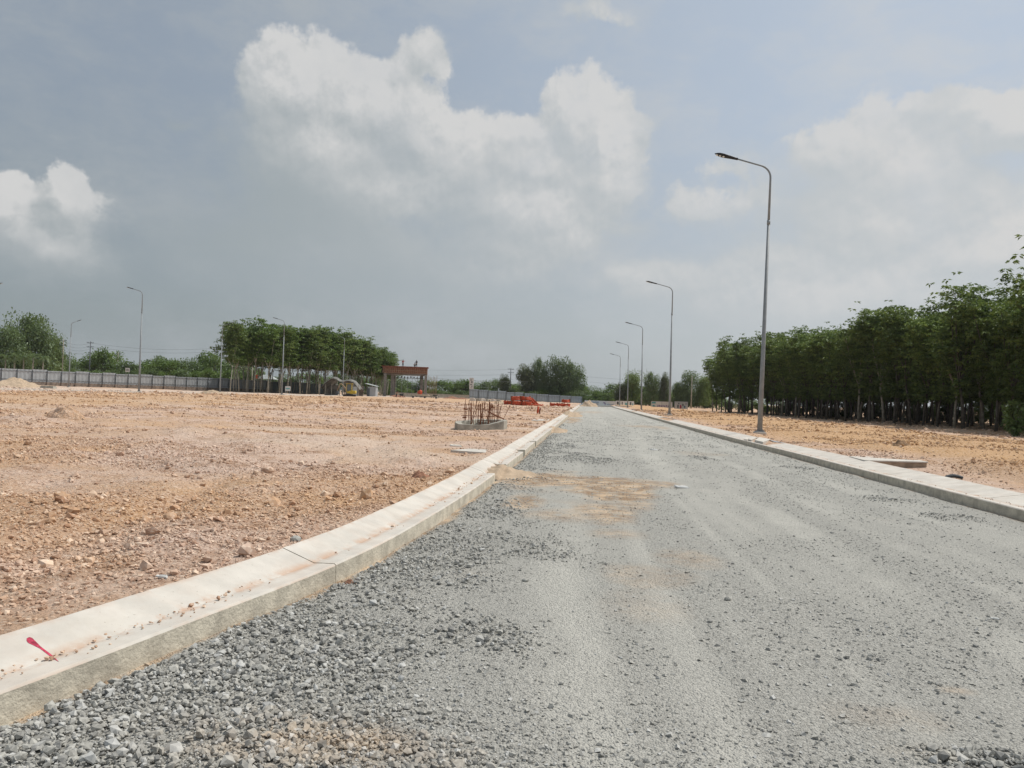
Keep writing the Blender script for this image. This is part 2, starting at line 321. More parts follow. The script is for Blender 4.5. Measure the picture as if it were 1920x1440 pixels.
M = dict(
    soil=soil_material(), gravel=gravel_material(), clod=soil_material(True), chip=gravel_material(True),
    conc=mat('pale_concrete', (.555, .52, .465), .85, var=.1, scale=3.5, bump=.002, dirt=True),
    face=mat('raw_concrete_face', (.53, .485, .395), .95, var=.2, scale=7, bump=.008),
    oldconc=mat('grey_concrete', (.36, .34, .29), .9, var=.25, scale=5, bump=.006),
    brownconc=mat('brown_concrete', (.34, .26, .19), .9, var=.25, scale=5, bump=.004),
    sand=mat('sand', (.42, .32, .225), .95, var=.2, scale=4, bump=.01),
    earth=mat('brown_earth', (.24, .15, .085), .95, var=.35, scale=9, bump=.012),
    redsoil=mat('red_soil', (.27, .14, .09), .95, var=.35, scale=9, bump=.012),
    paint=mat('red_paint', (.45, .06, .10), .9, var=.6, scale=55) if False else mat('red_paint', (.42, .045, .085), .85, var=.5, scale=40),
    galv=mat('galvanised_steel', (.25, .27, .28), .6, metal=.1, var=.12, scale=4, spec=.5),
    black=mat('black_housing', (.012, .014, .018), .45, var=.2, scale=10),
    lens=mat('lamp_lens', (.75, .76, .72), .2, var=.03, scale=10, spec=.6),
    bark=mat('bark', (.10, .09, .075), .95, var=.35, scale=4, bump=.01),
    palebark=mat('pale_bark', (.30, .28, .23), .95, var=.3, scale=3, bump=.01),
    rust=mat('rusty_steel', (.20, .075, .035), .85, var=.4, scale=20),
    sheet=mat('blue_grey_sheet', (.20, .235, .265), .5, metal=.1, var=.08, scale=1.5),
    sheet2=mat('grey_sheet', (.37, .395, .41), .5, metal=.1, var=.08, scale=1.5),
    darkmetal=mat('dark_frame', (.10, .11, .12), .6, var=.15),
    stonewall=mat('weathered_wall', (.22, .18, .15), .95, var=.35, scale=2),
    board=mat('white_board', (.58, .575, .55), .7, var=.06, scale=2),
    orange=mat('orange_conduit', (.50, .085, .035), .5, var=.25, scale=8),
    form=mat('red_brown_formwork', (.21, .085, .055), .8, var=.3, scale=2.5),
    column=mat('column_concrete', (.235, .22, .20), .9, var=.2, scale=2),
    wood=mat('old_timber', (.30, .22, .14), .9, var=.3, scale=5),
    tarp=mat('weathered_tarpaulin', (.17, .165, .15), .8, var=.4, scale=1.2),
    tin=mat('pale_tin_roof', (.42, .45, .44), .5, var=.15, scale=2),
    yellow=mat('yellow_paint', (.50, .37, .05), .6, var=.3, scale=5),
    rubber=mat('black_rubber', (.03, .03, .03), .85, var=.2),
    glass=mat('dark_glass', (.10, .12, .13), .1, var=.05, spec=.8),
    white=mat('white_sheet', (.60, .60, .58), .6, var=.05),
    skin=mat('skin', (.28, .16, .10), .7, var=.05), shirtred=mat('red_shirt', (.35, .06, .05), .9), shirtdark=mat('dark_clothes', (.035, .04, .05), .9),
    shirtpale=mat('pale_shirt', (.5, .5, .5), .9), purple=mat('purple_print', (.16, .09, .22), .6), teal=mat('teal_print', (.12, .33, .34), .6), blueline=mat('blue_print', (.10, .18, .28), .6),
    leafA=leaf_material('rubber_leaf', (.085, .14, .048), (.31, .40, .12)),
    leafB=leaf_material('broad_leaf', (.08, .125, .055), (.20, .27, .11)),
    leafC=leaf_material('bright_leaf', (.085, .155, .04), (.22, .31, .08)),
    leafD=leaf_material('dull_leaf', (.07, .09, .05), (.17, .18, .11)),
)
# ---------------------------------------------------------------- ground sheets
def progress(a, b, s0, k):
    r = [a]
    while r[-1] < b: r.append(r[-1]+max(s0, k*abs(r[-1])))
    return np.array(r)
YS = np.concatenate([np.linspace(-12, 1.2, 24), progress(1.35, 2500, .035, .0095)])
def grid(name, Xg, Yg, Zg, m_, attrs, flip=False):
    r, c = Xg.shape; V = np.stack([Xg, Yg, Zg], -1).reshape(-1, 3)
    i = np.arange(r*c).reshape(r, c); F4 = np.stack([i[:-1, :-1], i[:-1, 1:], i[1:, 1:], i[1:, :-1]], -1).reshape(-1, 4)
    if flip: F4 = F4[:, ::-1]
    return link(name, npmesh(name, V, F4, {k: v.reshape(-1) for k, v in attrs.items()}, smooth=True), None, m_)
def soil_attrs(Xv, Yv):
    left = Xv < 2
    # pale dusty service road beyond the left lamp row, ochre strip towards the plantation
    ln = sst(0, 3, Yv-(62+(-Xv-45)*-1.25)) if False else None
    # left far road runs along the line of the left lamps
    ax, ay = P(262, 82); bx, by = P(643, 143)
    dx, dy = bx-ax, by-ay; L = math.hypot(dx, dy); nd = (-(Xv-ax)*dy+(Yv-ay)*dx)/L
    pale = np.where(left, sst(.5, 1.5, nd)*(1-sst(26, 34, nd)), 0)*.8
    pale = pale+np.where(left, .75*sst(.0, .42, -fbm(Xv*.8, Yv*1.3, .34, 5, 81))*sst(-.5, .2, fbm(Xv, Yv, .09, 3, 41)), 0)
    t = Xv-XR(Yv)-WR
    och = np.where(left, .75*sst(16, 30, -nd)*(1-sst(0, 9, nd))*sst(28, 60, Yv)*0+.6*sst(-32, -22, nd)*(1-sst(-10, -2, nd)), sst(.2, 3.2, t+1.4*fbm(Xv, Yv, .25, 3, 43))*1.0*(1-.75*sst(13, 18, t+1.2*fbm(Xv, Yv, .2, 2, 45))))
    return np.clip(pale, 0, 1), np.clip(och, 0, 1)
tcols = np.concatenate([np.linspace(0, 3, 66), progress(3.05, 2200, .055, .011)])
for side in (0, 1):
    Yg = np.repeat(YS[:, None], len(tcols), 1); T = np.repeat(tcols[None], len(YS), 0)
    Xg = (XL(Yg)-WL-.001-T) if side == 0 else (XR(Yg)+WR+.001+T)
    Zg = zsoil(Xg, Yg); pa, oc = soil_attrs(Xg, Yg)
    o = grid('ground', Xg, Yg, Zg, M['soil'], {'pale': pa, 'ochre': oc, 'rnd': np.zeros(Xg.shape)}, flip=(side == 0)); tag(o, kind='structure')
SANDS = [((960, 897), .8, .9, 1.3), ((1040, 900), 1.0, 1.3, 1.4), ((1120, 912), .9, 1.5, 1.3), ((1225, 905), .5, .7, .75), ((985, 940), .22, .75, .8), ((1060, 965), .5, .5, .55), ((1130, 960), .35, .7, .8),
         ((1180, 930), .25, 1.2, .6), ((1150, 1000), .3, .3, .45), ((1290, 1040), .3, .4, .38), ((1215, 1080), .3, .35, .32), ((1190, 1130), .3, .4, .18), ((1200, 797), 1.2, 2.2, .6), ((1240, 800), .5, 3, .5), ((1075, 785), .5, 7, .9),
         ((1310, 850), .6, 1, .25), ((1790, 1290), .14, .08, .4), ((620, 1400), .3, .18, .5), ((470, 1410), .25, .12, .3), ((1700, 1340), .3, .2, .2), ((1080, 772), .8, 14, .9), ((1110, 770), 1.2, 9, .5)]
SW = [(at(*p), rx, ry, k) for p, rx, ry, k in SANDS]
def sandmask(Xv, Yv):
    r = np.zeros(np.shape(Xv)); nz = .9*fbm(Xv, Yv, 1.1, 5, 51)
    for c, rx, ry, k in SW: r = np.maximum(r, k*sst(-.15, .75, 1.12-np.sqrt(((Xv-c[0])/rx)**2+((Yv-c[1])/ry)**2)+nz))
    d = np.minimum(Xv-XL(Yv), XR(Yv)-Xv)
    return np.clip(np.maximum(r, .9*(1-sst(.02, .11, d+.08*fbm(Xv, Yv, 3, 3, 53)))), 0, 1)
def trackmask(Xv, Yv):
    wob = .30*np.sin(Yv*.10)+.25*fbm(Xv*0, Yv, .08, 2, 61)
    xw = Xv+wob
    s = fbm(xw*1.7, Yv*.035, 1, 2, 63)+.5*fbm(xw*5, Yv*.06, 1, 2, 67)
    cen = sum(a*np.exp(-((xw-c+.12*fbm(Xv*0+c, Yv, .35, 2, 77))/w_)**2) for c, w_, a in ((.30, .30, .8), (.95, .26, .9), (1.9, .34, .6), (2.7, .30, .85), (3.5, .30, .55), (4.3, .34, .7)))
    far = sst(8, 22, Yv)
    t = (.40*sst(-.15, .45, s)+.80*cen*sst(-.45, .35, s+.5*fbm(xw*1.5, Yv*.45, 1, 4, 69)))*(1-.5*far)+.36*far
    return np.clip(t*(1-.9*heap(Xv, Yv))*(.70+.9*fbm(Xv*2, Yv*1.1, 1.1, 5, 65)), 0, 1)
RY = YS[YS < YEND+1.6]; RY = RY[RY > -9]
U = np.linspace(0, 1, 200)[None]; Yg = np.repeat(RY[:, None], 200, 1); Xg = XL(Yg)+.002+U*(XR(Yg)-.004-XL(Yg))
road = grid('road', Xg, Yg, zroad(Xg, Yg), M['gravel'], {'sand': sandmask(Xg, Yg), 'track': trackmask(Xg, Yg), 'rnd': np.zeros(Xg.shape)})
tag(road, kind='structure')
# ---------------------------------------------------------------- loose stones (uncountable)
def protos(n, sub):
    out_ = []
    for k in range(n):
        bm = bmesh.new()
        if sub == 0:
            bmesh.ops.create_cube(bm, size=1.3)
            rot = Matrix.Rotation(random.random()*3, 3, (random.random(), random.random(), 1))
            for v in bm.verts: v.co = rot @ v.co
        else: bmesh.ops.create_icosphere(bm, subdivisions=1, radius=.8)
        for v in bm.verts: v.co = v.co*random.uniform(.62, 1.2)+Vector([random.uniform(-.16, .16) for _ in range(3)])
        if sub:
            r = bmesh.ops.convex_hull(bm, input=bm.verts); bmesh.ops.delete(bm, geom=[v for v in bm.verts if not v.link_faces], context='VERTS')
        bmesh.ops.triangulate(bm, faces=bm.faces); bm.verts.index_update()
        out_.append((np.array([v.co[:] for v in bm.verts]), np.array([[v.index for v in f.verts] for f in bm.faces]))); bm.free()
    return out_
PR0 = protos(10, 0); PR1 = protos(14, 1)
def stones(name, pts, size, flat, material, pr, rng, extra=None):
    Vs = []; Fs = []; Rn = []; off = 0; ex = {k: [] for k in (extra or {})}
    idx = rng.integers(0, len(pr), len(pts))
    for k, (pv, pf) in enumerate(pr):
        s = np.where(idx == k)[0]
        if not len(s): continue
        q = rng.normal(size=(len(s), 4)); q /= np.linalg.norm(q, axis=1)[:, None]; a, b, c, d = q.T
        Rm = np.stack([1-2*(c*c+d*d), 2*(b*c-a*d), 2*(b*d+a*c), 2*(b*c+a*d), 1-2*(b*b+d*d), 2*(c*d-a*b), 2*(b*d-a*c), 2*(c*d+a*b), 1-2*(b*b+c*c)], -1).reshape(-1, 3, 3)
        sc = size[s][:, None]*rng.uniform(.65, 1.25, (len(s), 3))*.5
        V = np.einsum('nij,nvj->nvi', Rm, pv[None]*sc[:, None, :]); V[:, :, 2] *= flat
        V = V+pts[s][:, None, :]; nv = len(pv)
        Fs.append((pf[None]+(off+np.arange(len(s))*nv)[:, None, None]).reshape(-1, 3)); Vs.append(V.reshape(-1, 3)); off += len(s)*nv
        Rn.append(np.repeat(rng.uniform(-1, 1, len(s)), nv))
        for kk in ex: ex[kk].append(np.repeat(extra[kk][s], nv))
    at_ = {'rnd': np.concatenate(Rn)}; at_.update({k: np.concatenate(v) for k, v in ex.items()})
    o = link(name, npmesh(name, np.concatenate(Vs), np.concatenate(Fs), at_), None, material); tag(o, kind='stuff'); return o
def fan(n, d0, d1, rng, half=.80):          # points spread evenly as seen from where one walks in
    D = d0*(d1/d0)**rng.random(n); a = rng.uniform(-half, half, n)+math.atan(-.0985)
    return D*np.sin(a), D*np.cos(a), D
rg = np.random.default_rng(3)
# compacted fines and chips on the road
x, y, D = fan(150000, 2.2, 60, rg); k = (x > XL(y)+.02) & (x < XR(y)-.02) & (y > 1); x, y, D = x[k], y[k], D[k]
keep = rg.random(len(x)) < .28+.5*sst(-.2, .4, fbm(x, y, .9, 4, 71))-.62*trackmask(x, y)
x, y, D = x[keep], y[keep], D[keep]
sz = np.maximum(rg.gamma(2.2, .0042, len(x))+.004, .0016*D); sz = np.minimum(sz, .05)
stones('gravel_chips', np.stack([x, y, zroad(x, y)+sz*.10], -1), sz, .7, M['chip'], PR0, rg, {'sand': sandmask(x, y)*.8, 'track': np.zeros(len(x))})
# coarse crushed stone in the loose heaps
x, y, D = fan(300000, 2.2, 40, rg); k = (x > XL(y)+.05) & (x < XR(y)-.03) & (y > 1); x, y, D = x[k], y[k], D[k]
h = heap(x, y); keep = rg.random(len(x)) < h*(.42+1.3*np.clip(fbm(x, y, 3.2, 4, 91)+.25, 0, .5))+.012; x, y, D, h = x[keep], y[keep], D[keep], h[keep]
sz = np.clip(rg.lognormal(math.log(.0168), .55, len(x)), .008, .06)*np.clip(.72+.4*h, 0, 1.1); sz = np.maximum(sz, .0022*D)
zz = zroad(x, y)+sz*.08+.016*rg.random(len(x))*h
tan = np.exp(-(((x+.95)/.5)**2+((y-2.85)/.25)**2))*.6
stones('gravel_heaps', np.stack([x, y, zz], -1), sz, .78, M['chip'], PR1, rg, {'sand': tan, 'track': np.zeros(len(x))})
# clods and laterite pebbles on the earth
x, y, D = fan(360000, 2.6, 110, rg); kl = (x < XL(y)-WL-.02); kr = (x > XR(y)+WR+.02); k = kl | kr; x, y, D = x[k], y[k], D[k]
dens = .05+1.1*sst(-.12, .5, fbm(x*.8, y*1.3, .34, 5, 81)); keep = rg.random(len(x)) < dens; x, y, D = x[keep], y[keep], D[keep]
sz = np.maximum(np.clip(rg.lognormal(math.log(.0165), .55, len(x)), .006, .09), .0021*D)*np.where(rg.random(len(x)) < .10*np.clip(D/12, 0, 1), rg.uniform(1.5, 2.8, len(x)), 1)
pa, oc = soil_attrs(x, y)
stones('soil_clods', np.stack([x, y, zsoil(x, y)+sz*.14], -1), sz, .75, M['clod'], PR1[:8], rg, {'pale': pa, 'ochre': oc})
x, y, D = fan(1000, 3.2, 80, rg); k = (x < XL(y)-WL-.1) | (x > XR(y)+WR+.1); x, y, D = x[k], y[k], D[k]
sz = np.minimum(np.clip(rg.lognormal(math.log(.055), .45, len(x)), .03, .24), .022+.0075*D); pa, oc = soil_attrs(x, y)
stones('soil_lumps', np.stack([x, y, zsoil(x, y)+sz*.16], -1), sz, .7, M['clod'], PR1[8:], rg, {'pale': pa*0, 'ochre': oc})
# ---------------------------------------------------------------- kerbs
def kerb(pathx, sign, w_, z1, z2, y0, y1, skip=(), lipskip=(), name='kerb', step=3.42, first=-8.4, parent=None):
    V = []; Fq = []; mi = []; GU = []
    cuts = list(np.arange(first, y1, step)); cuts = [c for c in cuts if c > y0]+[y1]; s = y0
    def inside(a, b, L): return any(b > p and a < q for p, q in L)
    for c in cuts:
        a, b = s+.0035, c-.0035; s = c
        marks = [a]
        for p, q in list(skip)+list(lipskip):
            for v in (p, q):
                if a < v < b: marks.append(v)
        marks = sorted(marks)+[b]
        for a_, b_ in zip(marks[:-1], marks[1:]):
            if b_-a_ < .02: continue
            n = max(2, int((b_-a_)/.35)+1); ys = np.linspace(a_, b_, n); mid = (a_+b_)/2
            hi = not inside(mid-.01, mid+.01, skip); lp = not inside(mid-.01, mid+.01, lipskip)
            zg = lambda o: z1-.008+(z2-z1+.008)*(o-.17)/(w_-.19)
            prof = [(0, -.2), (0, z1-.012), (.012, z1), (.11, z1-.004), (.17, z1-.008)] if lp else [(.17, -.2), (.17, z1-.03)]
            prof += [(.24, zg(.24)), (w_-.06, zg(w_-.06)), (w_-.02, z2), (w_, z2-.02), (w_, -.2)] if hi else [(.2, z1-.02), (.2, -.2)]
            m_ = len(prof); k0 = len(V)
            jz = .006*(random.random()-.5); jx = .010*(random.random()-.5)
            for yy in ys:
                px = float(pathx(yy))+jx; dxy = float(pathx(yy+.05)-pathx(yy-.05))/.1
                nx, ny = (sign, -sign*dxy); q = math.hypot(nx, ny); nx /= q; ny /= q
                b0 = float(base(yy))+jz
                for o_, z_ in prof: GU.append(1.0 if abs(o_-.17) < .01 else (.55 if o_ == 0 or o_ >= w_-.03 else (.15 if o_ < .17 else .1))); V.append((px+nx*o_+.004*float(vnoise(yy, o_*9, 1.3, 5)), yy+ny*o_, b0+z_+(.004*float(vnoise(yy, o_*3, .9, 6)) if z_ > 0 else 0)))
            for i in range(n-1):
                for j in range(m_-1):
                    Fq.append((k0+i*m_+j, k0+i*m_+j+1, k0+(i+1)*m_+j+1, k0+(i+1)*m_+j)); mi.append(1 if j == 0 else 0)
            for e in (0, n-1):
                r_ = [k0+e*m_+j for j in range(m_)]
                for j in range(1, m_-1): Fq.append((r_[0], r_[j], r_[j+1], r_[j+1])); mi.append(1)
    me = bpy.data.meshes.new(name); me.from_pydata(V, [], [f if f[2] != f[3] else f[:3] for f in Fq]); me.materials.append(M['conc']); me.materials.append(M['face'])
    me.polygons.foreach_set('material_index', mi); me.update(); ga = me.attributes.new('gutter', 'FLOAT', 'POINT'); ga.data.foreach_set('value', np.array(GU, np.float32))
    bm = bmesh.new(); bm.from_mesh(me); bmesh.ops.recalc_face_normals(bm, faces=bm.faces); bm.to_mesh(me); bm.free()
    o = bpy.data.objects.new(name, me); COL.objects.link(o)
    if parent: o.parent = parent
    else: tag(o, kind='structure')
    return o
KL = kerb(XL, -1, WL, .13, .205, -9, YEND-2, lipskip=[(12.0, 13.6), (16.9, 17.5), (20.8, 21.2)], skip=[(58, 64), (88, 91)], name='kerb', first=-8.4)
KR = kerb(XR, 1, WR, .13, .205, -3, YEND-3, skip=[(24.2, 27.6), (52, 60), (92, 95)], name='kerb', first=-2.1)
# bare earth where kerb slabs are missing
for sgn, w_, p_, q_ in ((1, WR, 24.1, 27.7), (1, WR, 51.9, 60.1), (1, WR, 91.9, 95.1), (-1, WL, 57.9, 64.1), (-1, WL, 87.9, 91.1)):
    Yg = np.repeat(np.linspace(p_, q_, 60)[:, None], 14, 1); T = np.repeat(np.linspace(.18, w_+.05, 14)[None], 60, 0)
    Xg = (XR(Yg)+T) if sgn > 0 else (XL(Yg)-T); Zg = base(Yg)+.105+.08*(T-.18)/w_+.03*fbm(Xg, Yg, 2.5, 4, 3)
    tag(grid('ground', Xg, Yg, Zg, M['soil'], {'pale': Xg*0, 'ochre': Xg*0+.2, 'rnd': Xg*0-.3}, flip=(sgn < 0)), kind='structure')
# red spray mark on the near kerb
from mathutils.bvhtree import BVHTree
kbvh = BVHTree.FromPolygons([v.co.copy() for v in KL.data.vertices], [tuple(p.vertices) for p in KL.data.polygons])
V = []; n_ = 26
for i in range(n_+1):
    t = i/n_; px = 50+60*t; py = 1197+44*t**1.08
    wd = (13 if t < .12 else 13-8.5*min(1, (t-.12)/.3))*(math.sqrt(max(0, 1-(1-t/.12)**2)) if t < .12 else 1)*(1 if t < .8 else (1-t)/.2*.9+.1)
    for s_ in (-1, 1):
        qx, qy = px+s_*wd*.26, py-s_*wd*.36
        d_ = CF+CR*(qx-960)/FPX-CU*(qy-720)/FPX; hit, nrm, _, _ = kbvh.ray_cast(Vector((0, 0, HC)), Vector(d_).normalized())
        if nrm.z < 0: nrm = -nrm
        V.append(tuple(hit+nrm*.0012))
me = bpy.data.meshes.new('paint_mark'); me.from_pydata(V, [], [(2*i, 2*i+1, 2*i+3, 2*i+2) for i in range(n_)])
pm = link('paint_mark', me, KL, M['paint']); pm['label'] = 'red spray paint streak on the pale kerb'
# far kerb across the end of the road, the kerb of the road along the left lamps
def strip(name, pts, wd, z0, z1, m_):
    mb = MB()
    for (ax, ay), (bx, by) in zip(pts[:-1], pts[1:]):
        L = math.hypot(bx-ax, by-ay); nseg = max(1, int(L/7)); dx, dy = (bx-ax)/L, (by-ay)/L
        for i in range(nseg):
            s0, s1 = L*i/nseg+.05, L*(i+1)/nseg-.05; c = ((ax+dx*(s0+s1)/2), (ay+dy*(s0+s1)/2))
            zg = float(zsoil(c[0], c[1])) if c[0] < -2 or c[0] > 6.5 else float(base(c[1]))
            mb.box((c[0], c[1], zg+(z0+z1)/2), (s1-s0, wd, z1-z0), math.atan2(dy, dx))
    o = mb.build(name, m_); tag(o, kind='structure'); return o
strip('kerb', [(-3.5, YEND), (6.1, YEND-.5), (9.5, YEND-3)], .6, -.2, .22, M['conc'])
LR = [P(-120, 62), P(60, 71), P(262, 81), P(531, 111), P(643, 142.5), P(735, 172)]
strip('kerb', [LR[0], LR[1], LR[2]], .55, -.1, .14, M['conc']); strip('kerb', [P(338, 88), LR[3], LR[4]], .55, -.1, .14, M['conc']); strip('kerb', [P(680, 155), LR[5]], .5, -.1, .12, M['conc'])
# crumbs on the kerb gutters
xs, ys, zs, ss = [], [], [], []
for _ in range(950):
    yy = 2.4*(45/2.4)**rg.random(); rgt = rg.random() < .4
    if not rgt and fbm(yy, 0., .8, 3, 7) < -.25: continue
    o_ = .17+rg.normal()*.05; sgn = 1 if rgt else -1
    xs.append((float(XR(yy)) if rgt else float(XL(yy)))+sgn*o_); ys.append(yy); s_ = rg.gamma(2, .0045)+.004+.0005*yy; ss.append(s_); zs.append(float(base(yy))+.126+s_*.2)
stones('kerb_crumbs', np.stack([xs, ys, zs], -1), np.array(ss), .7, M['clod'], PR1, rg, {'pale': np.zeros(len(xs)), 'ochre': np.zeros(len(xs))})
# a mound helper: heaps of sand, earth
def mound(name, x, y, rx, ry, h, m_, seed=0, zf=None, rz=0.0, parent=None):
    n = 34; V = []; Fq = []; zf = zf or zsoil
    for i in range(n+1):
        for j in range(n+1):
            u, v = i/n*2-1, j/n*2-1; r = math.hypot(u, v); c, s = math.cos(rz), math.sin(rz)
            wx, wy = x+u*rx*c-v*ry*s, y+u*rx*s+v*ry*c
            r2 = r+.35*float(fbm(u*3+seed, v*3, 1, 3, seed)); prof = max(0, 1-r2); prof = prof**.9
            V.append((wx, wy, float(zf(wx, wy))+h*prof*(1+.35*float(fbm(u*6, v*6+seed, 1, 3, seed+2)))-.02*(1 if r2 > .98 else 0)-(.03 if max(abs(u), abs(v)) > .95 else 0)))
    for i in range(n):
        for j in range(n): Fq.append((i*(n+1)+j, (i+1)*(n+1)+j, (i+1)*(n+1)+j+1, i*(n+1)+j+1))
    me = bpy.data.meshes.new(name); me.from_pydata(V, [], Fq); me.polygons.foreach_set('use_smooth', [True]*len(Fq)); return link(name, me, parent, m_)
flatk = lambda a, b: float(base(b))+(.06 if a < XL(b)+.02 else -.01)
tag(mound('sand_heap', -1.30, 13.0, .52, .8, .13, M['sand'], 3, flatk), 'tan sand spilled over the broken left kerb lip onto the gravel', 'sand heap')
tag(mound('sand_heap', -1.25, 32.0, .5, 2.2, .13, M['sand'], 5, flatk), 'low tan sand heap against the left kerb farther up the road', 'sand heap')
tag(mound('sand_heap', -1.3, 62, 1.0, 5, .35, M['sand'], 8, flatk), 'long low sand and cement spill at the far end of the left kerb', 'sand heap')
x_, y_ = P(25, 96); tag(mound('sand_heap', x_, y_, 2.9, 4, 1.15, M['sand'], 9), 'conical pale brown sand pile before the left fence', 'sand pile')
x_, y_ = P(1105, 160); tag(mound('sand_heap', x_, y_, 1.9, 3.0, 1.15, M['sand'], 12, lambda a, b: float(base(b))), 'small pinkish sand pile at the end of the road', 'sand pile')
x_, y_ = P(400, 92); tag(mound('earth_mound', x_, y_, 2.2, 2, .45, M['sand'], 14), 'low sandy earth mound behind the left road kerb', 'earth mound')
for px, py, r, lb in ((785, 890, .16, 'dark red clump of earth on the soil left of the kerb'), (125, 793, .5, 'small grey brown mound on the soil at far left'), (1688, 838, .35, 'dark brown clod on the soil by the right kerb'),
                      (655, 1097, .05, 'orange brown lump of laterite beside the left kerb foot')):
    zz = 0 if px == 655 else .2; p = at(px, py, zz)
    tag(mound('earth_clump', p[0], p[1], r, r*.8, r*.62, M['soil'] if px == 125 else (M['earth'] if px == 1688 else M['redsoil']), int(px), (lambda a, b: float(zroad(a, b))) if px == 655 else zsoil), lb, 'earth clump')
# ---------------------------------------------------------------- concrete bits
def slab_at(name, pts, z0, z1, m_, label, cat, bevel=.008, group=None):
    mb = MB(); n = len(pts); mb.add([(p[0], p[1], z0) for p in pts]+[(p[0], p[1], z1) for p in pts], [tuple(range(n))[::-1], tuple(range(n, 2*n))]+[(i, (i+1) % n, n+(i+1) % n, n+i) for i in range(n)])
    o = mb.build(name, m_, bevel=bevel); return tag(o, label, cat, group)
# drain chamber behind the right kerb
dc = [(6.27, 17.45), (6.62, 15.55), (7.75, 15.1), (8.0, 15.6), (7.35, 17.7)]
dc = [tuple(at(a, b, .21)[:2]) for a, b in ((1622, 863), (1738, 866), (1690, 856.5), (1594, 856))]
root = empty('drain_chamber', (dc[1][0], dc[1][1], 0)); tag(root, 'low concrete drain chamber behind the right kerb with earth crumbs on its lid', 'drain box')
def sub_prism(pts, z0, z1, o=(0, 0)):
    mb = MB(); n = len(pts); return mb.add([(p[0]-o[0], p[1]-o[1], z0) for p in pts]+[(p[0]-o[0], p[1]-o[1], z1) for p in pts], [tuple(range(n))[::-1], tuple(range(n, 2*n))]+[(i, (i+1) % n, n+(i+1) % n, n+i) for i in range(n)])
cx_, cy_ = np.mean(dc, axis=0); grow = lambda k: [(cx_+(a-cx_)*k, cy_+(b-cy_)*k) for a, b in dc]
sub_prism(dc, -.15, .185, dc[1]).build('body', M['brownconc'], root, bevel=.01); sub_prism(grow(1.03), .186, .215, dc[1]).build('lid', M['conc'], root, bevel=.004)
# broken kerb slabs around the first lamp on the right
for i, (a, lb) in enumerate([(((1396, 822.5), (1401, 823), (1406.5, 818), (1401, 817.5)), 'small broken concrete piece in the kerb gap left of the three'),
                            (((1402.5, 823.5), (1409, 824.5), (1420, 820), (1413, 818.5)), 'middle broken concrete piece in the right kerb gap'),
                            (((1415, 826), (1431, 829.5), (1445, 824.5), (1424, 820.5)), 'largest broken concrete piece in the right kerb gap below the lamp')]):
    pts = [tuple(at(u, v, .17)[:2]) for u, v in a]; slab_at('broken_slab', pts, .03, .15+.02*i, M['conc'], lb, 'concrete slab', .006, 'broken kerb pieces below the first right lamp')
def flush(pix, z, lb):
    pts = [tuple(at(u, v, z)[:2]) for u, v in pix]; zt_ = float(np.mean([float(zsoil(a_, b_)) for a_, b_ in pts])); slab_at('drain_cover', pts, zt_-.12, zt_+.012, M['conc'], lb, 'drain cover', .005)
flush([(845, 838), (915, 843), (938, 838.5), (880, 835.5)], .24, 'pale concrete drain cover half buried beside the left kerb')
flush([(996, 785.2), (1038, 786.5), (1050, 783.8), (1003, 783.4)], .21, 'narrow far concrete strip running into the left kerb')
flush([(1240, 919), (1250, 913), (1290, 913.5), (1292, 918)], 0.0, 'flat white scrap of cement lying on the gravel road') if False else None
# white scraps
def scrap(px, py, z, L, W_, rz, lb, name='scrap', m_='white', H=.02):
    p = at(px, py, z); mb = MB(); mb.box((0, 0, H/2), (L, W_, H), 0, .9); mb.box((L*.12, W_*.1, H*1.1), (L*.6, W_*.5, H*.5), .25)
    o = mb.build(name, M[m_], bevel=H*.15); o.location = (p[0], p[1], (float(zroad(p[0], p[1])) if z == 0 else float(zsoil(p[0], p[1])))+.006); o.rotation_euler = (.05, .08, rz); return tag(o, lb, 'scrap')
scrap(1278, 914, 0, .22, .13, .3, 'flat white cement scrap lying in the middle of the gravel road')
scrap(303, 1081, .2, .07, .022, .1, 'short white plastic stick on the soil beside the left kerb', 'plastic_stick', H=.012)
scrap(1865, 1157, 0, .055, .014, -.1, 'tiny white stick on the gravel at right', 'plastic_stick', H=.008)
scrap(1226, 843, 0, .2, .15, .4, 'small white scrap on the far gravel beside a faint tyre mark')
scrap(855, 832, .2, .28, .2, .2, 'small pale concrete fragment left of the half buried drain cover', 'concrete_fragment', 'conc')
for px, py, r, lb in ((555, 1012, .05, 'grey stone resting against the outer edge of the left kerb'), (985, 1089, .028, 'dark stone on the gravel below the loose stone heap'), (1365, 1122, .03, 'light grey stone lying alone in the middle of the road'),
                      (502, 885, .10, 'rounded brown boulder on the soil left of the kerb'), (650, 880, .07, 'small brown stone on the soil between boulder and kerb'), (272, 962, .06, 'brown rock on the left soil, leftmost of a close pair'), (320, 966, .07, 'pale rock on the left soil, rightmost of a close pair')):
    zz = 0 if px in (985, 1365) else .2; p = at(px, py, zz)
    r *= .75; bm = bmesh.new(); bmesh.ops.create_icosphere(bm, subdivisions=2, radius=r)
    for v in bm.verts: v.co = Vector((v.co.x*1.15, v.co.y, v.co.z*.8))*(1+.35*float(fbm(v.co.x/r*1.3+px, v.co.y/r*1.3+v.co.z/r, 1, 2, 3)))
    me = bpy.data.meshes.new('stone'); bm.to_mesh(me); bm.free(); o = link('stone', me, None, M['clod'] if px in (272, 502, 650, 320) else M['chip']); o.location = (p[0], p[1], float(zroad(p[0], p[1]) if zz == 0 else zsoil(p[0], p[1]))+r*.35); tag(o, lb, 'stone')
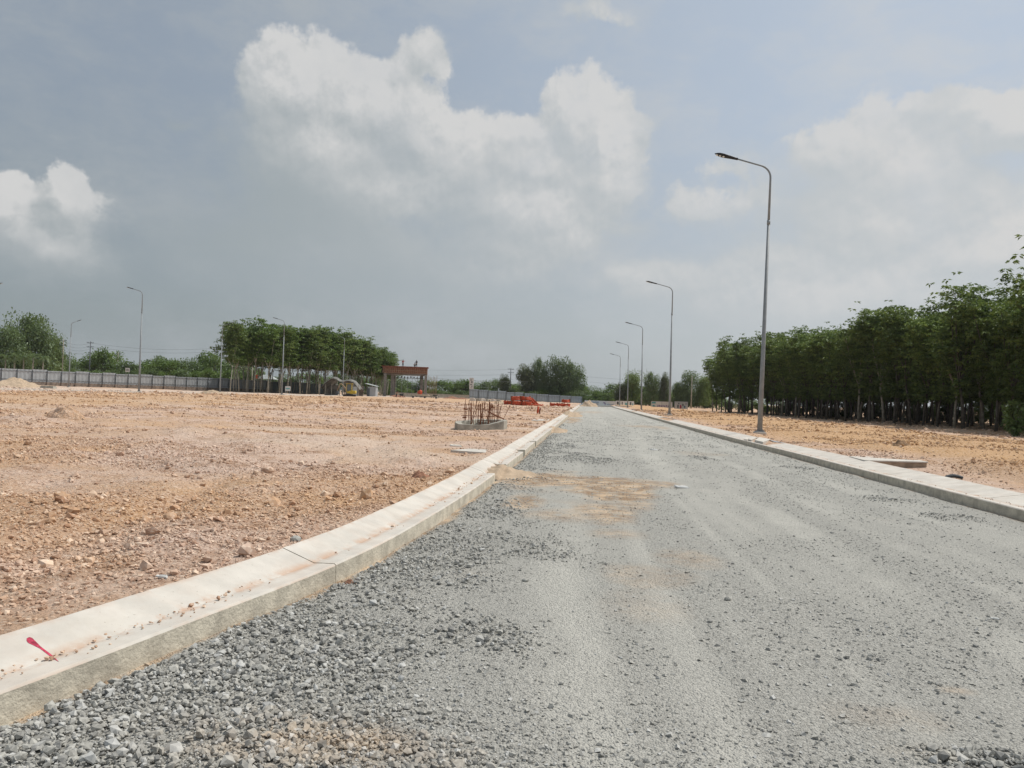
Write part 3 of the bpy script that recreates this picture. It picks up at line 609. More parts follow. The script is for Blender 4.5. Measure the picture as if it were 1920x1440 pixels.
# black corrugated hose end right of the chamber
p = at(1790, 884, .2); rt = empty('corrugated_hose', (p[0], p[1], float(zsoil(p[0], p[1])))); mb = MB()
pts = []; rr = []
for i in range(61):
    t = i/60; pts.append((-.15+.3*t, .03*math.sin(t*3), .03+.03*math.sin(t*PI))); rr.append(.030+.008*math.cos(i*PI))
mb.tube(pts, rr, 8).build('hose', M['darkmetal'], rt, True); tag(rt, 'short piece of black corrugated hose sticking out of the soil at right', 'hose')
# ---------------------------------------------------------------- street lamps
LH = 10.95
def make_lamp():
    r = empty('street_lamp', (0, 0, 0))
    pole = [(0, 0, .12), (0, 0, 3), (0, 0, LH-2.4)]; MB().tube(pole, [.105, .085, .055], 14).build('pole', M['galv'], r, True)
    mb = MB(); mb.tube([(0, 0, LH-2.45), (0, 0, LH-2.28)], [.068, .068], 14); mb.build('collar', M['galv'], r, True)
    arm = [(0, 0, LH-2.4), (0, 0, LH-.55)]
    for k in range(1, 9):
        a = math.radians(k/8*75); arm.append((-.50*(1-math.cos(a)), 0, LH-.55+.50*math.sin(a)))
    a = math.radians(75); sx0, sz0 = arm[-1][0], arm[-1][2]; arm.append((sx0-math.sin(a)*1.02, 0, sz0+math.cos(a)*1.02))
    MB().tube(arm, [.052]+[.04]*(len(arm)-3)+[.034, .03], 10).build('arm', M['galv'], r, True)
    ex, ez = arm[-1][0], arm[-1][2]; V = []; Fq = []; n = 12; st = 10
    for i in range(st+1):
        t = i/st; wd = (.055+.095*min(1, t*1.6) if t < .62 else .15*math.sqrt(max(0, 1-((t-.62)/.38)**2))); th = .045 if t < .9 else .02
        for k in range(n):
            q = 2*PI*k/n; V.append((-t*.95+.03, wd*math.cos(q), th*math.sin(q)))
    for i in range(st):
        for k in range(n): Fq.append((i*n+k, i*n+(k+1) % n, (i+1)*n+(k+1) % n, (i+1)*n+k))
    Fq.append(tuple(range(n)))
    hb = MB(); hb.add(V, Fq); hd = hb.build('lamp_head', M['black'], r, True); hd.location = (ex, 0, ez); hd.rotation_euler = (math.radians(-12), math.radians(13), 0)
    for j, xo in enumerate((-.55, -.69, -.82)):
        lb = MB(); lb.tube([(xo, 0, -.055), (xo, 0, -.035)], .045, 12); ln = lb.build('lens', M['lens'], hd)
    MB().box((0, 0, .02), (.44, .44, .20)).build('footing', M['conc'], r, bevel=.02)
    mb = MB(); mb.box((0, 0, .135), (.34, .34, .025))
    for a_ in range(4):
        c = (.125*(1 if a_ % 2 else -1), .125*(1 if a_ // 2 else -1)); mb.tube([(c[0], c[1], .14), (c[0], c[1], .20)], .014, 6)
        mb.add([(c[0]*.25, c[1]*.25, .145), (c[0]*.9, c[1]*.9, .145), (c[0]*.25, c[1]*.25, .36), (c[0]*.25+.012, c[1]*.25, .145), (c[0]*.9+.012, c[1]*.9, .145), (c[0]*.25+.012, c[1]*.25, .36)], [(0, 1, 2), (5, 4, 3), (0, 3, 4, 1), (1, 4, 5, 2), (2, 5, 3, 0)])
    mb.build('base_plate', M['galv'], r)
    return r
lamp0 = make_lamp(); firstl = True
LG1 = 'street lamps along the right side of the gravel road'; LG2 = 'street lamps along the road across the site at left'
RYAW = -YAW
for px, D, base_py, lean, yaw, s, lb, g in [
    (1427, 31, 810, .75, 0, 1, 'tall galvanised street lamp with black head nearest the viewer beside the right kerb', LG1),
    (1257, 65, 780, -.3, 0, 1, 'second galvanised street lamp along the right kerb', LG1), (1204, 98.5, 769, -.8, 0, 1, 'third street lamp along the right kerb', LG1),
    (1178, 132, 765, -.8, 0, 1, 'fourth street lamp from the viewer along the right kerb', LG1), (1163, 164, 762, -.8, 0, 1, 'farthest street lamp of the right kerb row', LG1),
    (261, 82, 737, -.3, -15, 1, 'tall street lamp with arm to the left, on the kerb before the left metal fence', LG2), (129, 129, 727, 0, 165, 1, 'street lamp with arm to the right before the left metal fence', LG2),
    (413, 124, 736, 0, 165, 1, 'street lamp with arm to the right overlapping the left edge of the tree grove', LG2), (529, 112, 738, 0, -20, 1, 'street lamp with arm to the left standing before the tree grove', LG2),
    (643, 143, 741, 0, -35, 1, 'street lamp with arm to the left beside the yellow excavator', LG2), (-28, 84, 736, 0, 160, 1, 'street lamp whose arm and black head reach in at the left edge', LG2), (405, 290, 742, 0, 160, 1, 'very distant street lamp between the power pole and the grove', LG2)]:
    o = lamp0 if firstl else copy_tree(lamp0); firstl = False
    x_, y_ = P(px, D); z_ = float(zsoil(x_, y_)); o.location = (x_, y_, z_-.02); o.rotation_euler = (0, math.radians(lean), math.radians(yaw)); tag(o, lb, 'street lamp', g)
    if px == 405: o.scale = (1.15, 1.15, 1.0)
# ---------------------------------------------------------------- trees
def leafmesh(name, centers, dirs, L, Wd, rng, rnd, droop=.35):
    """one bent quad-pair leaf per centre"""
    n = len(centers); d = dirs/np.linalg.norm(dirs, axis=1)[:, None]
    up = np.array([0, 0, 1.0])[None]+rng.normal(size=(n, 3))*.35; s = np.cross(d, up); s /= np.linalg.norm(s, axis=1)[:, None]+1e-9
    Ls = (L*rng.uniform(.7, 1.25, n))[:, None]; Ws = (Wd*rng.uniform(.7, 1.25, n))[:, None]
    a = centers; mid = a+d*Ls*.5+np.array([0, 0, .02])*Ls; tip = a+d*Ls-np.array([0, 0, 1.0])*Ls*droop
    V = np.stack([a, mid+s*Ws*.5, tip, mid-s*Ws*.5], 1).reshape(-1, 3)
    Fq = np.arange(4*n).reshape(n, 4)
    return npmesh(name, V, Fq, {'rnd': np.repeat(rnd, 4)})
def rubber_tree(seed, H=13.0, cw=2.6, c0=.40, ros=235, lm='leafA', dens=1.0):
    rng = np.random.default_rng(seed); r = empty('rubber_tree', (0, 0, 0)); mb = MB()
    lean = rng.normal(size=2)*.25; f = .30+rng.random()*.08
    pts = [(0, 0, -.2), (lean[0]*.3, lean[1]*.3, H*f*.5), (lean[0], lean[1], H*f)]; mb.tube(pts, [.14, .11, .095] if seed < 200 else [.10, .085, .075], 7)
    tips = []
    nb = rng.integers(4, 6)
    for b in range(nb):
        a = 2*PI*b/nb+rng.random(); rad = cw*rng.uniform(.25, .8); zt = H*rng.uniform(.72, .95)
        p0 = Vector((lean[0], lean[1], H*(f+rng.uniform(-.04, .10)))); p3 = Vector((math.cos(a)*rad, math.sin(a)*rad, zt))
        mid = p0.lerp(p3, .5)+Vector((math.cos(a)*rad*.12, math.sin(a)*rad*.12, -.3)); path = [p0, p0.lerp(mid, .5), mid, mid.lerp(p3, .5), p3]
        mb.tube(path, [.07, .06, .045, .03, .012] if seed < 200 else [.05, .045, .035, .025, .01], 5, False)
        for q in range(6):
            t = rng.uniform(.3, 1.0); s = path[min(3, int(t*4))].lerp(path[min(4, int(t*4)+1)], (t*4) % 1); aa = a+rng.normal()*1.2
            e = s+Vector((math.cos(aa)*rng.uniform(.3, .95)*cw/2.6, math.sin(aa)*rng.uniform(.3, .95)*cw/2.6, rng.uniform(.0, 1.25)))
            if e.z > H: e.z = H-rng.random()*.3
            mb.tube([s, s.lerp(e, .5)+Vector((0, 0, .12)), e], [.022, .016, .008], 4, False); tips.append(e)
        tips.append(p3)
    mb.build('trunk', (M['bark'] if seed < 200 and seed != 103 else M['palebark']), r, True)
    # clusters round the tips and through the crown
    C = np.array([t[:] for t in tips]); k = rng.integers(0, len(C), int(ros*.75)); cc = C[k]+rng.normal(size=(len(k), 3))*np.array([.46, .46, .38])*cw/2.6
    m2 = int(ros*.45); th = rng.uniform(0, 2*PI, m2); ph = rng.random(m2)**.5; zz = rng.uniform(c0, .97, m2)
    rad = cw*np.sqrt(np.clip(1-((zz-.66)/.42)**2, 0.05, 1))*.62*ph
    cc = np.concatenate([cc, np.stack([np.cos(th)*rad, np.sin(th)*rad, zz*H], -1)]); nl = 12
    cen = np.repeat(cc, nl, 0); a = rng.uniform(0, 2*PI, len(cen)); d = np.stack([np.cos(a), np.sin(a), rng.uniform(-.55, .35, len(cen))], -1)
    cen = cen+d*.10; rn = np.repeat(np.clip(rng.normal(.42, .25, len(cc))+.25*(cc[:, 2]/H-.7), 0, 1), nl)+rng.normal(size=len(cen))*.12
    link('crown', leafmesh('crown', cen, d, .34, .15, rng, np.clip(rn, 0, 1), .3), r, M[lm])
    return r
def bushy_tree(seed, H=6.0, cw=3.0, lm='leafB', low=.05, n=2600, L=.38, lobes=12, spiky=.0):
    rng = np.random.default_rng(seed); r = empty('broadleaf_tree', (0, 0, 0)); mb = MB(); mb.tube([(0, 0, -.2), (.1, 0, H*.25), (0, .1, H*.55)], [.16, .12, .05], 6)
    ce = []
    for i in range(lobes):
        a = rng.uniform(0, 2*PI); zz = rng.uniform(max(low, .16), .84); rad = cw*rng.uniform(.15, .68)*math.sqrt(max(.1, 1-((zz-.42)/.62)**2)); e = (math.cos(a)*rad, math.sin(a)*rad, zz*H); ce.append((*e, rng.uniform(.20, .34)*H*rng.uniform(.6, 1)))
        mb.tube([(0, 0, H*min(.4, zz*.6)), (e[0]*.5, e[1]*.5, (H*.3+e[2])/2), e], [.06, .04, .012], 4, False)
    mb.build('trunk', M['bark'], r, True)
    ce = np.array(ce); k = rng.integers(0, lobes, n); g = rng.normal(size=(n, 3)); g /= np.linalg.norm(g, axis=1)[:, None]; rr = ce[k, 3]*rng.random(n)**.38*rng.uniform(.85, 1.12, n)
    c = ce[k, :3]+g*rr[:, None]*np.array([min(1, cw/H*1.8), min(1, cw/H*1.8), .82+spiky*.3]); ok = c[:, 2] > low*H; c = c[ok]; g = g[ok]; k = k[ok]
    lobe_r = rng.uniform(.15, .75, lobes)
    d = g+rng.normal(size=g.shape)*.6; d[:, 2] -= .15; rn = lobe_r[k]*.6+rng.random(len(c))*.45
    link('crown', leafmesh('crown', c, d, L, L*.55, rng, np.clip(rn, 0, 1), .2), r, M[lm]); return r
def palm_tree(seed, H=9.0):
    rng = np.random.default_rng(seed); r = empty('palm_tree', (0, 0, 0)); MB().tube([(0, 0, -.2), (.1, 0, H*.4), (.05, .05, H*.72)], [.20, .17, .15], 8).build('trunk', M['palebark'], r, True)
    V = []; Fq = []; rn = []
    for f in range(17):
        a = 2*PI*f/17+rng.random()*.3; e0 = rng.uniform(-.1, 1.25); L = rng.uniform(2.4, 3.2); p = np.array([.05, .05, H*.72]); dirh = np.array([math.cos(a), math.sin(a), 0]); el_ = e0
        side = np.array([-math.sin(a), math.cos(a), 0]); seg = 9; rv = rng.random()*.6
        for i in range(seg):
            step = L/seg; d = dirh*math.cos(el_)+np.array([0, 0, math.sin(el_)]); q = p+d*step
            ln = .62*math.sin(PI*(i+.7)/(seg+.6))
            for sgn in (-1, 1):
                for u in (.0, .5):
                    b0 = p+(q-p)*u; tip = b0+side*sgn*ln+d*.25-np.array([0, 0, .28*ln]); k0 = len(V)
                    V += [b0, b0+(q-p)*.38, tip]; Fq.append((k0, k0+1, k0+2)); rn += [rv]*3
            p = q; el_ -= .20+.05*i*.3
    link('crown', npmesh('crown', np.array(V), np.array(Fq), {'rnd': np.array(rn)}), r, M['leafB']); return r
ONES = 'first second third fourth fifth sixth seventh eighth ninth tenth eleventh twelfth thirteenth fourteenth fifteenth sixteenth seventeenth eighteenth nineteenth'.split()
TENS = {2: 'twenty', 3: 'thirty', 4: 'forty', 5: 'fifty'}
def nth(i):
    i += 1
    if i < 20: return ONES[i-1]
    t, o_ = divmod(i, 10); return (TENS[t][:-1]+'ieth') if o_ == 0 else TENS[t]+' '+ONES[o_-1]
used = set()
def place(proto, x, y, s, rz, label, cat, group=None, z=None, sxy=1.0, name=None):
    if id(proto) not in used: used.add(id(proto)); o = proto
    else: o = copy_tree(proto)
    o.location = (x, y, float(zsoil(x, y)) if z is None else z); o.scale = (s*sxy, s*sxy, s); o.rotation_euler = (0, 0, rz)
    for k in list(o.keys()): del o[k]
    return tag(o, label, cat, group)
RT = [rubber_tree(s, ros=400, c0=.24, cw=2.8, H=13.0) for s in (101, 102, 103, 104, 105, 106)]
# plantation at the right: rows of rubber trees parallel to the road, edge running away from the viewer
G1 = 'rubber trees of the dark plantation right of the road'
rp = np.random.default_rng(77)
p0 = np.array(P(2010, 58)); p1 = np.array(P(1338, 176)); dd = (p1-p0)/np.linalg.norm(p1-p0); nn = np.array([dd[1], -dd[0]])
nrow = 7
Lp = np.linalg.norm(p1-p0); cnt = 0
for r_ in range(nrow):
    s = -6.0+r_*1.3; kf = -1
    while s < Lp+1:
        kf += 1
        q = p0+dd*s+nn*(r_*4.8)+rp.normal(size=2)*.35; hh = rp.uniform(.84, 1.08)*(.97+.05*min(1, s/60))*(1+.05*math.sin(s*.21+r_))
        if r_ == 0: lb = nth(kf)+' rubber tree from the right edge in the front row of the plantation'
        elif r_ < 3: lb = 'rubber tree standing just behind the front row of the right plantation'
        else: lb = 'rubber tree deep inside the dark plantation at right'
        if r_ == 0 and rp.random() < .15: hh *= 1.08
        place(RT[rp.integers(0, 6)], q[0], q[1], hh, rp.random()*6.28, lb, 'tree', G1, z=float(zsoil(q[0], q[1]))-.05, sxy=1.12); cnt += 1
        s += 2.9+rp.random()*.5
x_, y_ = P(2032, 47); place(rubber_tree(140, H=14.8, cw=3.0, c0=.5, ros=260), x_, y_, 1.0, 1.0, 'tallest rubber tree reaching in from the right edge above the others', 'tree')
x_, y_ = P(1905, 57); place(bushy_tree(141, 2.6, 1.3, 'leafA', .02, 900, .3, 7), x_, y_, 1.0, 0, 'low leafy sapling at the foot of the trees at the right edge', 'shrub')
# grove in the middle left
RG = [rubber_tree(s, H=13.0, cw=3.0, c0=.44, ros=360, lm='leafA' if s == 202 else 'leafC') for s in (201, 202, 203)]
G2 = 'rubber trees of the isolated grove left of the gate'
g0 = np.array(P(437, 156)); g1 = np.array(P(734, 206)); gd = (g1-g0); Lg = np.linalg.norm(gd); gd /= Lg; gn = np.array(P(575, 1.0)); gn /= np.linalg.norm(gn)
for r_ in range(7):
    s = 0.0; kf = -1
    while s < Lg:
        kf += 1
        q = g0+gd*s+gn*(r_*4.4-2)+rp.normal(size=2)*.4; fr = s/Lg
        hh = 1.0+rp.normal()*.045+.06*math.sin(.3+fr*2.4)-.22*max(0, fr-.68)/.32
        lb = nth(kf)+' rubber tree from the left in the front row of the flat topped grove' if r_ == 0 else 'rubber tree inside the flat topped grove left of the gate'
        place(RG[rp.integers(0, 3)], q[0], q[1], hh*1.08, rp.random()*6.28, lb, 'tree', G2, sxy=1.05); s += 3.0+rp.random()*.5
# broadleaf trees and bushes
def spread(px, D, top_py, base_z=None):
    x_, y_ = P(px, D); zb = float(zsoil(x_, y_)) if base_z is None else base_z; return x_, y_, zb, zat(px, top_py, D)-zb
BT = [bushy_tree(s, 6.0, 3.0, lm, .03, 2300, .40, 12) for s, lm in ((301, 'leafB'), (302, 'leafC'), (303, 'leafB'), (304, 'leafC'), (305, 'leafB'))]
BIG = [bushy_tree(s, 12.0, 6.2, lm, .10, 8500, .55, 24, 0.0) for s, lm in ((311, 'leafB'), (312, 'leafA'), (313, 'leafB'), (314, 'leafD'))]
def bt(protos_, px, D, top, lb, grp=None, wpx=None, cat='tree', H0=6.0, W0=3.0, k=None):
    x_, y_, zb, h = spread(px, D, top); pr = protos_[rp.integers(0, len(protos_)) if k is None else k]; s = h/H0
    o = place(pr, x_, y_, s, rp.random()*6.28, lb, cat, grp, z=zb)
    if wpx: o.scale = (wpx*D/FPX/2/W0*1.05,)*2+(s,)
    return o
# left corner big trees
bt(BIG, 55, 215, 582, 'tallest dark leafy tree in the clump at the left edge', None, 100, H0=12, W0=6.2, k=0)
bt(BIG, 18, 205, 612, 'broad leafy tree at the very left edge behind the fence', None, 80, H0=12, W0=6.2, k=2)
bt(BIG, 88, 225, 618, 'dark round tree at the right end of the left corner clump', None, 62, H0=12, W0=6.2, k=1)
bt(BIG, -40, 200, 600, 'leafy tree mostly beyond the left edge', None, 90, H0=12, W0=6.2, k=0)
for i, (px, lb) in enumerate(((8, 'palm with pale trunk at the left edge, leftmost of the row'), (25, 'second palm from the left edge behind the metal fence'), (43, 'third palm from the left edge behind the metal fence'), (61, 'fourth palm from the left edge behind the metal fence'), (79, 'rightmost palm of the row behind the metal fence'))):
    if i == 0: PM = palm_tree(401)
    x_, y_ = P(px, 190); place(PM, x_, y_, .98+.05*(i % 2), i*1.3, lb, 'palm tree', 'palms in a row behind the left fence')
GH = 'bushy trees of the low tree line behind the left fence'
for ii, px in enumerate(np.linspace(-40, 118, 7)): bt(BT, px, 225+rp.random()*10, 672+rp.random()*10, nth(ii)+' leafy bush from the left under the tall trees in the left corner', 'bushes under the tall trees at the left edge', 48)
for i, px in enumerate(np.linspace(112, 470, 22)):
    top = {0: 664, 5: 656, 6: 658, 4: 664, 10: 668, 16: 664, 17: 660}.get(i, 674+rp.random()*8)
    bt(BT, px+rp.normal()*3, 250+rp.random()*22, top-4, nth(i)+' green bushy tree from the left in the low line behind the left fence', GH, 60)
for ii, px in enumerate(np.linspace(105, 480, 18)): bt(BT, px+rp.normal()*3, 235+rp.random()*8, 690+rp.random()*6, nth(ii)+' low green bush from the left just beyond the left fence', 'low bushes right behind the left fence', 46)
for ii, px in enumerate(np.linspace(440, 745, 15)): bt(BT, px, 262+rp.random()*22, 694+rp.random()*12, nth(ii)+' distant bush from the left seen between the grove trunks', 'distant bushes behind the grove', 46)
GC = 'bushes of the green hedge line behind the far fences'
for ii, px in enumerate(np.linspace(722, 1340, 40)): bt(BT, px+rp.normal()*3, 285+rp.random()*25, 712+.012*(px-720)+rp.random()*10-5+(6 if px > 1100 else 0), nth(ii)+' light green bush from the gate rightwards in the far hedge line', GC, 50)
for ii, px in enumerate(np.linspace(735, 1345, 34)): bt(BT, px+rp.normal()*3, 262+rp.random()*12, 728+.012*(px-720)+rp.random()*7-3, nth(ii)+' low bush from the gate rightwards at the foot of the far hedge', 'lowest bushes of the far hedge line', 34)
for px, top, wp, k, lb in ((985, 680, 55, 3, 'greyish half bare tree at the left of the central tree clump'), (1012, 668, 34, 0, 'slender tree rising in the middle of the central clump'), (1045, 668, 62, 2, 'tall dense tree right of centre in the central clump'), (1072, 676, 56, 0, 'rounded dark tree at the right end of the central clump'), (947, 700, 26, 3, 'small greyish tree left of the central clump'),
                           (1185, 694, 44, 1, 'dark dome shaped tree behind the farthest street lamps'), (1168, 716, 40, 3, 'small greyish tree left of the dark dome tree'), (1222, 695, 34, 0, 'open crowned tree between the lamps right of the dome tree'), (1246, 696, 26, 3, 'thin leaning tree with loose top left of the second lamp'), (1290, 695, 54, 2, 'dark tree beside the far banner left of the plantation'), (1322, 700, 40, 1, 'dark tree touching the left end of the plantation'), (1272, 715, 30, 0, 'lower tree just right of the second lamp')):
    bt(BIG, px, 270 if px < 1100 else 255, top, lb, None, wp, H0=12, W0=6.2, k=k)
# lower hedge behind the plantation, far side
for ii, px in enumerate(np.linspace(1350, 2060, 40)):
    Df = 1/(1/176+(px-1338)/672*(1/58-1/176)); bt(BT, px, Df*1.0+48+rp.random()*8, hor(px)-6-rp.random()*16, nth(ii)+' low bush from the left seen between the plantation trunks', 'bushes behind the plantation', 30+2000/Df)
# ---------------------------------------------------------------- metal fences
def fence(name, ax, ay, za0, za1, bx, by, zb0, zb1, npan, label, m_, wall=0.0, stubs=False, gaps=(), steps=None):
    r = empty(name, (ax, ay, za0)); tag(r, label, 'fence'); L = math.hypot(bx-ax, by-ay); dx, dy = (bx-ax)/L, (by-ay)/L; rz = math.atan2(dy, dx)
    fn = np.random.default_rng(int(L*10))
    for i in range(npan):
        if i in gaps: continue
        t0, t1 = i/npan, (i+1)/npan; tm = (t0+t1)/2; lo = za0+(zb0-za0)*tm; hi = za1+(zb1-za1)*tm+fn.choice([-.07, 0, .09]); c = (dx*L*tm, dy*L*tm)
        mb = MB(); W_ = L/npan-.04; n = max(6, int(W_/.35)); vs = []; fs = []
        for k in range(n+1):
            u = -W_/2+W_*k/n; v = .03 if k % 2 else -.03
            for z_ in (lo-za0, hi-za0): vs.append((c[0]+dx*u-dy*v, c[1]+dy*u+dx*v, z_))
            for z_ in (lo-za0, hi-za0): vs.append((c[0]+dx*u-dy*(v+.02), c[1]+dy*u+dx*(v+.02), z_))
        for k in range(n): q = 4*k; fs += [(q, q+4, q+5, q+1), (q+2, q+3, q+7, q+6), (q+1, q+5, q+7, q+3), (q, q+2, q+6, q+4)]
        mb.add(vs, fs); mb.build('panel', m_, r)
    for i in range(npan+1):
        t = i/npan; lo = za0+(zb0-za0)*t; hi = za1+(zb1-za1)*t; mb = MB(); nx_, ny_ = dy, -dx
        if ny_ > 0: nx_, ny_ = -nx_, -ny_
        mb.box((dx*L*t+nx_*.09, dy*L*t+ny_*.09, (lo+hi)/2-za0-.1), (.10, .10, hi-lo+.2), rz)
        mb.tube([(dx*L*t+nx_*.09, dy*L*t+ny_*.09, lo-za0+(hi-lo)*.8), (dx*(L*t-.9)+nx_*.9, dy*(L*t-.9)+ny_*.9, lo-za0-.1)], .04, 5); mb.build('post', M['darkmetal'], r)
    mb = MB()
    for fz in (.18, .86): mb.tube([(nx_*.06, ny_*.06, (za1-za0)*fz), (dx*L+nx_*.06, dy*L+ny_*.06, zb0-za0+(zb1-zb0)*fz)], .035, 5)
    mb.build('rail', M['darkmetal'], r)
    if wall:
        mb = MB(); lo = (-.0, zb0-za0)
        vs = [(-dy*.2, dx*.2, .02), (dx*L-dy*.2, dy*L+dx*.2, zb0-za0+.02), (dx*L-dy*.2, dy*L+dx*.2, zb0-za0-wall), (-dy*.2, dx*.2, -wall)]; vs += [(x+dy*.4*(-1 if False else 1), y-dx*.4, z) for x, y, z in vs]
        mb.add(vs, [(0, 1, 2, 3), (7, 6, 5, 4), (0, 4, 5, 1), (1, 5, 6, 2), (2, 6, 7, 3), (3, 7, 4, 0)])
        if stubs:
            for i in range(0, npan+1, 1): t = i/npan; mb.box((dx*L*t+nx_*.35, dy*L*t+ny_*.35, (zb0-za0)*t-wall/2), (.35, .3, wall+.05), rz)
        mb.build('plinth', M['stonewall'], r)
    return r
ax, ay = P(-60, 138); bx, by = P(500, 188)
fence('metal_fence', ax, ay, .95, 3.25, bx, by, .85, 3.05, 24, 'long grey sheet metal fence on a dark low wall at left', M['sheet2'], .75, True)
ax, ay = P(502, 190); bx, by = P(625, 215)
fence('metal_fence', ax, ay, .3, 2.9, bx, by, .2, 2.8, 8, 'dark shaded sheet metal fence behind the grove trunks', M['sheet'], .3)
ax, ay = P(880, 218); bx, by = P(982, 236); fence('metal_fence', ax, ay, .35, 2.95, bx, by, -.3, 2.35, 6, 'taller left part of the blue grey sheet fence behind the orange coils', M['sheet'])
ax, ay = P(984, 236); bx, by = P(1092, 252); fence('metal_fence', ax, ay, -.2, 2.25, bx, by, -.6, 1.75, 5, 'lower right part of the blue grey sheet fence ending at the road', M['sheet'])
# low masonry wall behind the gate
def lowwall(pa, pb, zt, zb, m_, label, cat='wall', name='low_wall', th=.25):
    mb = MB(); L = math.hypot(pb[0]-pa[0], pb[1]-pa[1]); mb.box(((pa[0]+pb[0])/2, (pa[1]+pb[1])/2, (zt+zb)/2), (L, th, zt-zb), math.atan2(pb[1]-pa[1], pb[0]-pa[0]))
    mb.box(((pa[0]+pb[0])/2, (pa[1]+pb[1])/2, zt+.06), (L, th+.1, .12), math.atan2(pb[1]-pa[1], pb[0]-pa[0])); return tag(mb.build(name, m_), label, cat)
lowwall(P(742, 232), P(880, 240), zat(810, 739, 235), -.6, M['oldconc'], 'low grey concrete wall seen through the gate frame')
# white hoarding boards at the end of the road
def hoarding(px0, px1, D0, D1, top, bot, label, n, deco):
    ax, ay = P(px0, D0); bx, by = P(px1, D1); r = empty('hoarding', (ax, ay, 0)); tag(r, label, 'hoarding'); L = math.hypot(bx-ax, by-ay); rz = math.atan2(by-ay, bx-ax); r.rotation_euler = (0, 0, rz)
    zt = zat((px0+px1)/2, top, (D0+D1)/2); zb = zat((px0+px1)/2, bot, (D0+D1)/2)
    for i in range(n): MB().box((L*(i+.5)/n, 0, (zt+zb)/2), (L/n-.05, .08, zt-zb)).build('board', M['board'], r)
    mb = MB(); 
    for i in range(n+1): mb.box((L*i/n, .1, (zt+zb)/2-.15), (.08, .08, zt-zb+.3))
    mb.build('frame', M['darkmetal'], r)
    for (u, v, wd, ht, mm) in deco: MB().box((L*u, -.055, zb+(zt-zb)*v), (wd, .02, ht)).build('print', M[mm], r)
    return r
dz = lambda x0, n, y, wd, mm, h=.16: [(x0+i*wd, y+(.03 if i % 2 else 0), .42*(1 if i % 3 else .7), h, mm) for i in range(n)]
hoarding(1097, 1156, 200, 203, 751.5, 761, 'white hoarding with rows of small printed marks at the end of the road', 3, dz(.22, 6, .68, .042, 'blueline')+dz(.25, 5, .35, .042, 'form', .14)+[(.62, .62, .5, .22, 'purple'), (.65, .42, .3, .3, 'purple')]+dz(.72, 6, .35, .04, 'blueline', .12))
hoarding(1156, 1190, 203, 206, 752, 761.5, 'patchy hoarding behind the far lamps with dark green blotches', 2, [(.1, .55, .5, .8, 'rubber'), (.2, .35, .4, .6, 'teal'), (.34, .5, .3, .9, 'darkmetal'), (.55, .4, .6, .7, 'teal'), (.8, .5, .5, .9, 'darkmetal'), (.92, .35, .3, .7, 'teal')])
hoarding(1222, 1262, 176, 176, 753, 764.5, 'white banner board with blue top and purple lettering like marks', 2, [(.12, .78, .9, .4, 'teal'), (.12, .3, .5, .35, 'teal')]+[(.32+.08*i, .26+(.05 if i % 2 else 0), .22, .36, 'purple') for i in range(7)])
hoarding(1266, 1291, 176, 177, 753, 767, 'white banner board with red and dark blotches beside the plantation', 1, [(.25, .35, .35, .7, 'darkmetal'), (.45, .3, .4, .8, 'paint'), (.62, .55, .3, .5, 'darkmetal'), (.75, .3, .4, .5, 'blueline'), (.3, .75, .3, .25, 'darkmetal'), (.85, .7, .2, .3, 'purple')])
# totem board with dark marks
x_, y_ = P(884, 214); r = empty('sign_pillar', (x_, y_, float(zsoil(x_, y_)))); tag(r, 'tall white sign pillar with dark marks at the left end of the far fence', 'sign')
zt = zat(884, 708.5, 214)-r.location.z; zm = zat(884, 729.5, 214)-r.location.z
MB().box((0, 0, (zt+zm)/2), (1.2, .14, zt-zm)).build('board', M['white'], r); mb = MB(); mb.box((-.5, .12, zt/2), (.09, .09, zt)); mb.box((.5, .12, zt/2), (.09, .09, zt)); mb.build('post', M['galv'], r)
mb = MB()
for u, v, ww, hh in ((-.15, .80, .35, .25), (.1, .62, .4, .4), (-.1, .40, .5, .22), (.15, .25, .3, .2), (.0, .1, .5, .12)): mb.box((u, -.085, zm+(zt-zm)*v), (ww, .02, hh))
mb.build('print', M['darkmetal'], r)
# ---------------------------------------------------------------- unfinished gate
GD = 198; gx0, gy0 = P(716, GD); gx1, gy1 = P(801, GD+1); gz = zat(760, 744, GD); gr = empty('gate_frame', (gx0, gy0, gz)); grz = math.atan2(gy1-gy0, gx1-gx0); gr.rotation_euler = (0, 0, grz)
tag(gr, 'unfinished concrete gate frame with red brown formwork beam on top', 'gate'); GW = math.hypot(gx1-gx0, gy1-gy0)
zz_ = lambda py: zat(760, py, GD)-gz
for u, wd, v in ((.07, .75, 0), (.22, .8, 1.6), (.26, .5, 3.2), (.88, .6, 1.6), (.965, .75, 0), (.85, .45, 3.2)): MB().box((GW*u, v, zz_(701)/2-.2), (wd, .7, zz_(701)+.4)).build('column', M['column'], gr)
MB().box((GW*.5, 1.4, (zz_(689)+zz_(700.5))/2), (GW*.985, 3.6, zz_(689)-zz_(700.5))).build('formwork_beam', M['form'], gr)
mb = MB()
for py in (699.3, 695): mb.box((GW*.5, -.46, zz_(py)), (GW*.98, .08, .10))
for i in range(24): mb.box((GW*(i+.5)/24, -.44, zz_(695)), (.10, .06, zz_(690)-zz_(700)))
mb.build('batten', M['wood'], gr)
MB().box((GW*.5, 1.4, zz_(688)), (GW*1.03, 4.2, .28)).build('deck', M['form'], gr)
MB().box((GW*.5, 1.8, zz_(702.3)), (GW*.97, 2.4, .34)).build('soffit_beam', M['column'], gr)
for i, u in enumerate((.32, .43, .56, .66, .78)):
    MB().tube([(GW*u, .8+.3*(i % 2), -.2), (GW*u, .8+.3*(i % 2), zz_(703))], .045, 5).build('prop', M['galv'], gr)
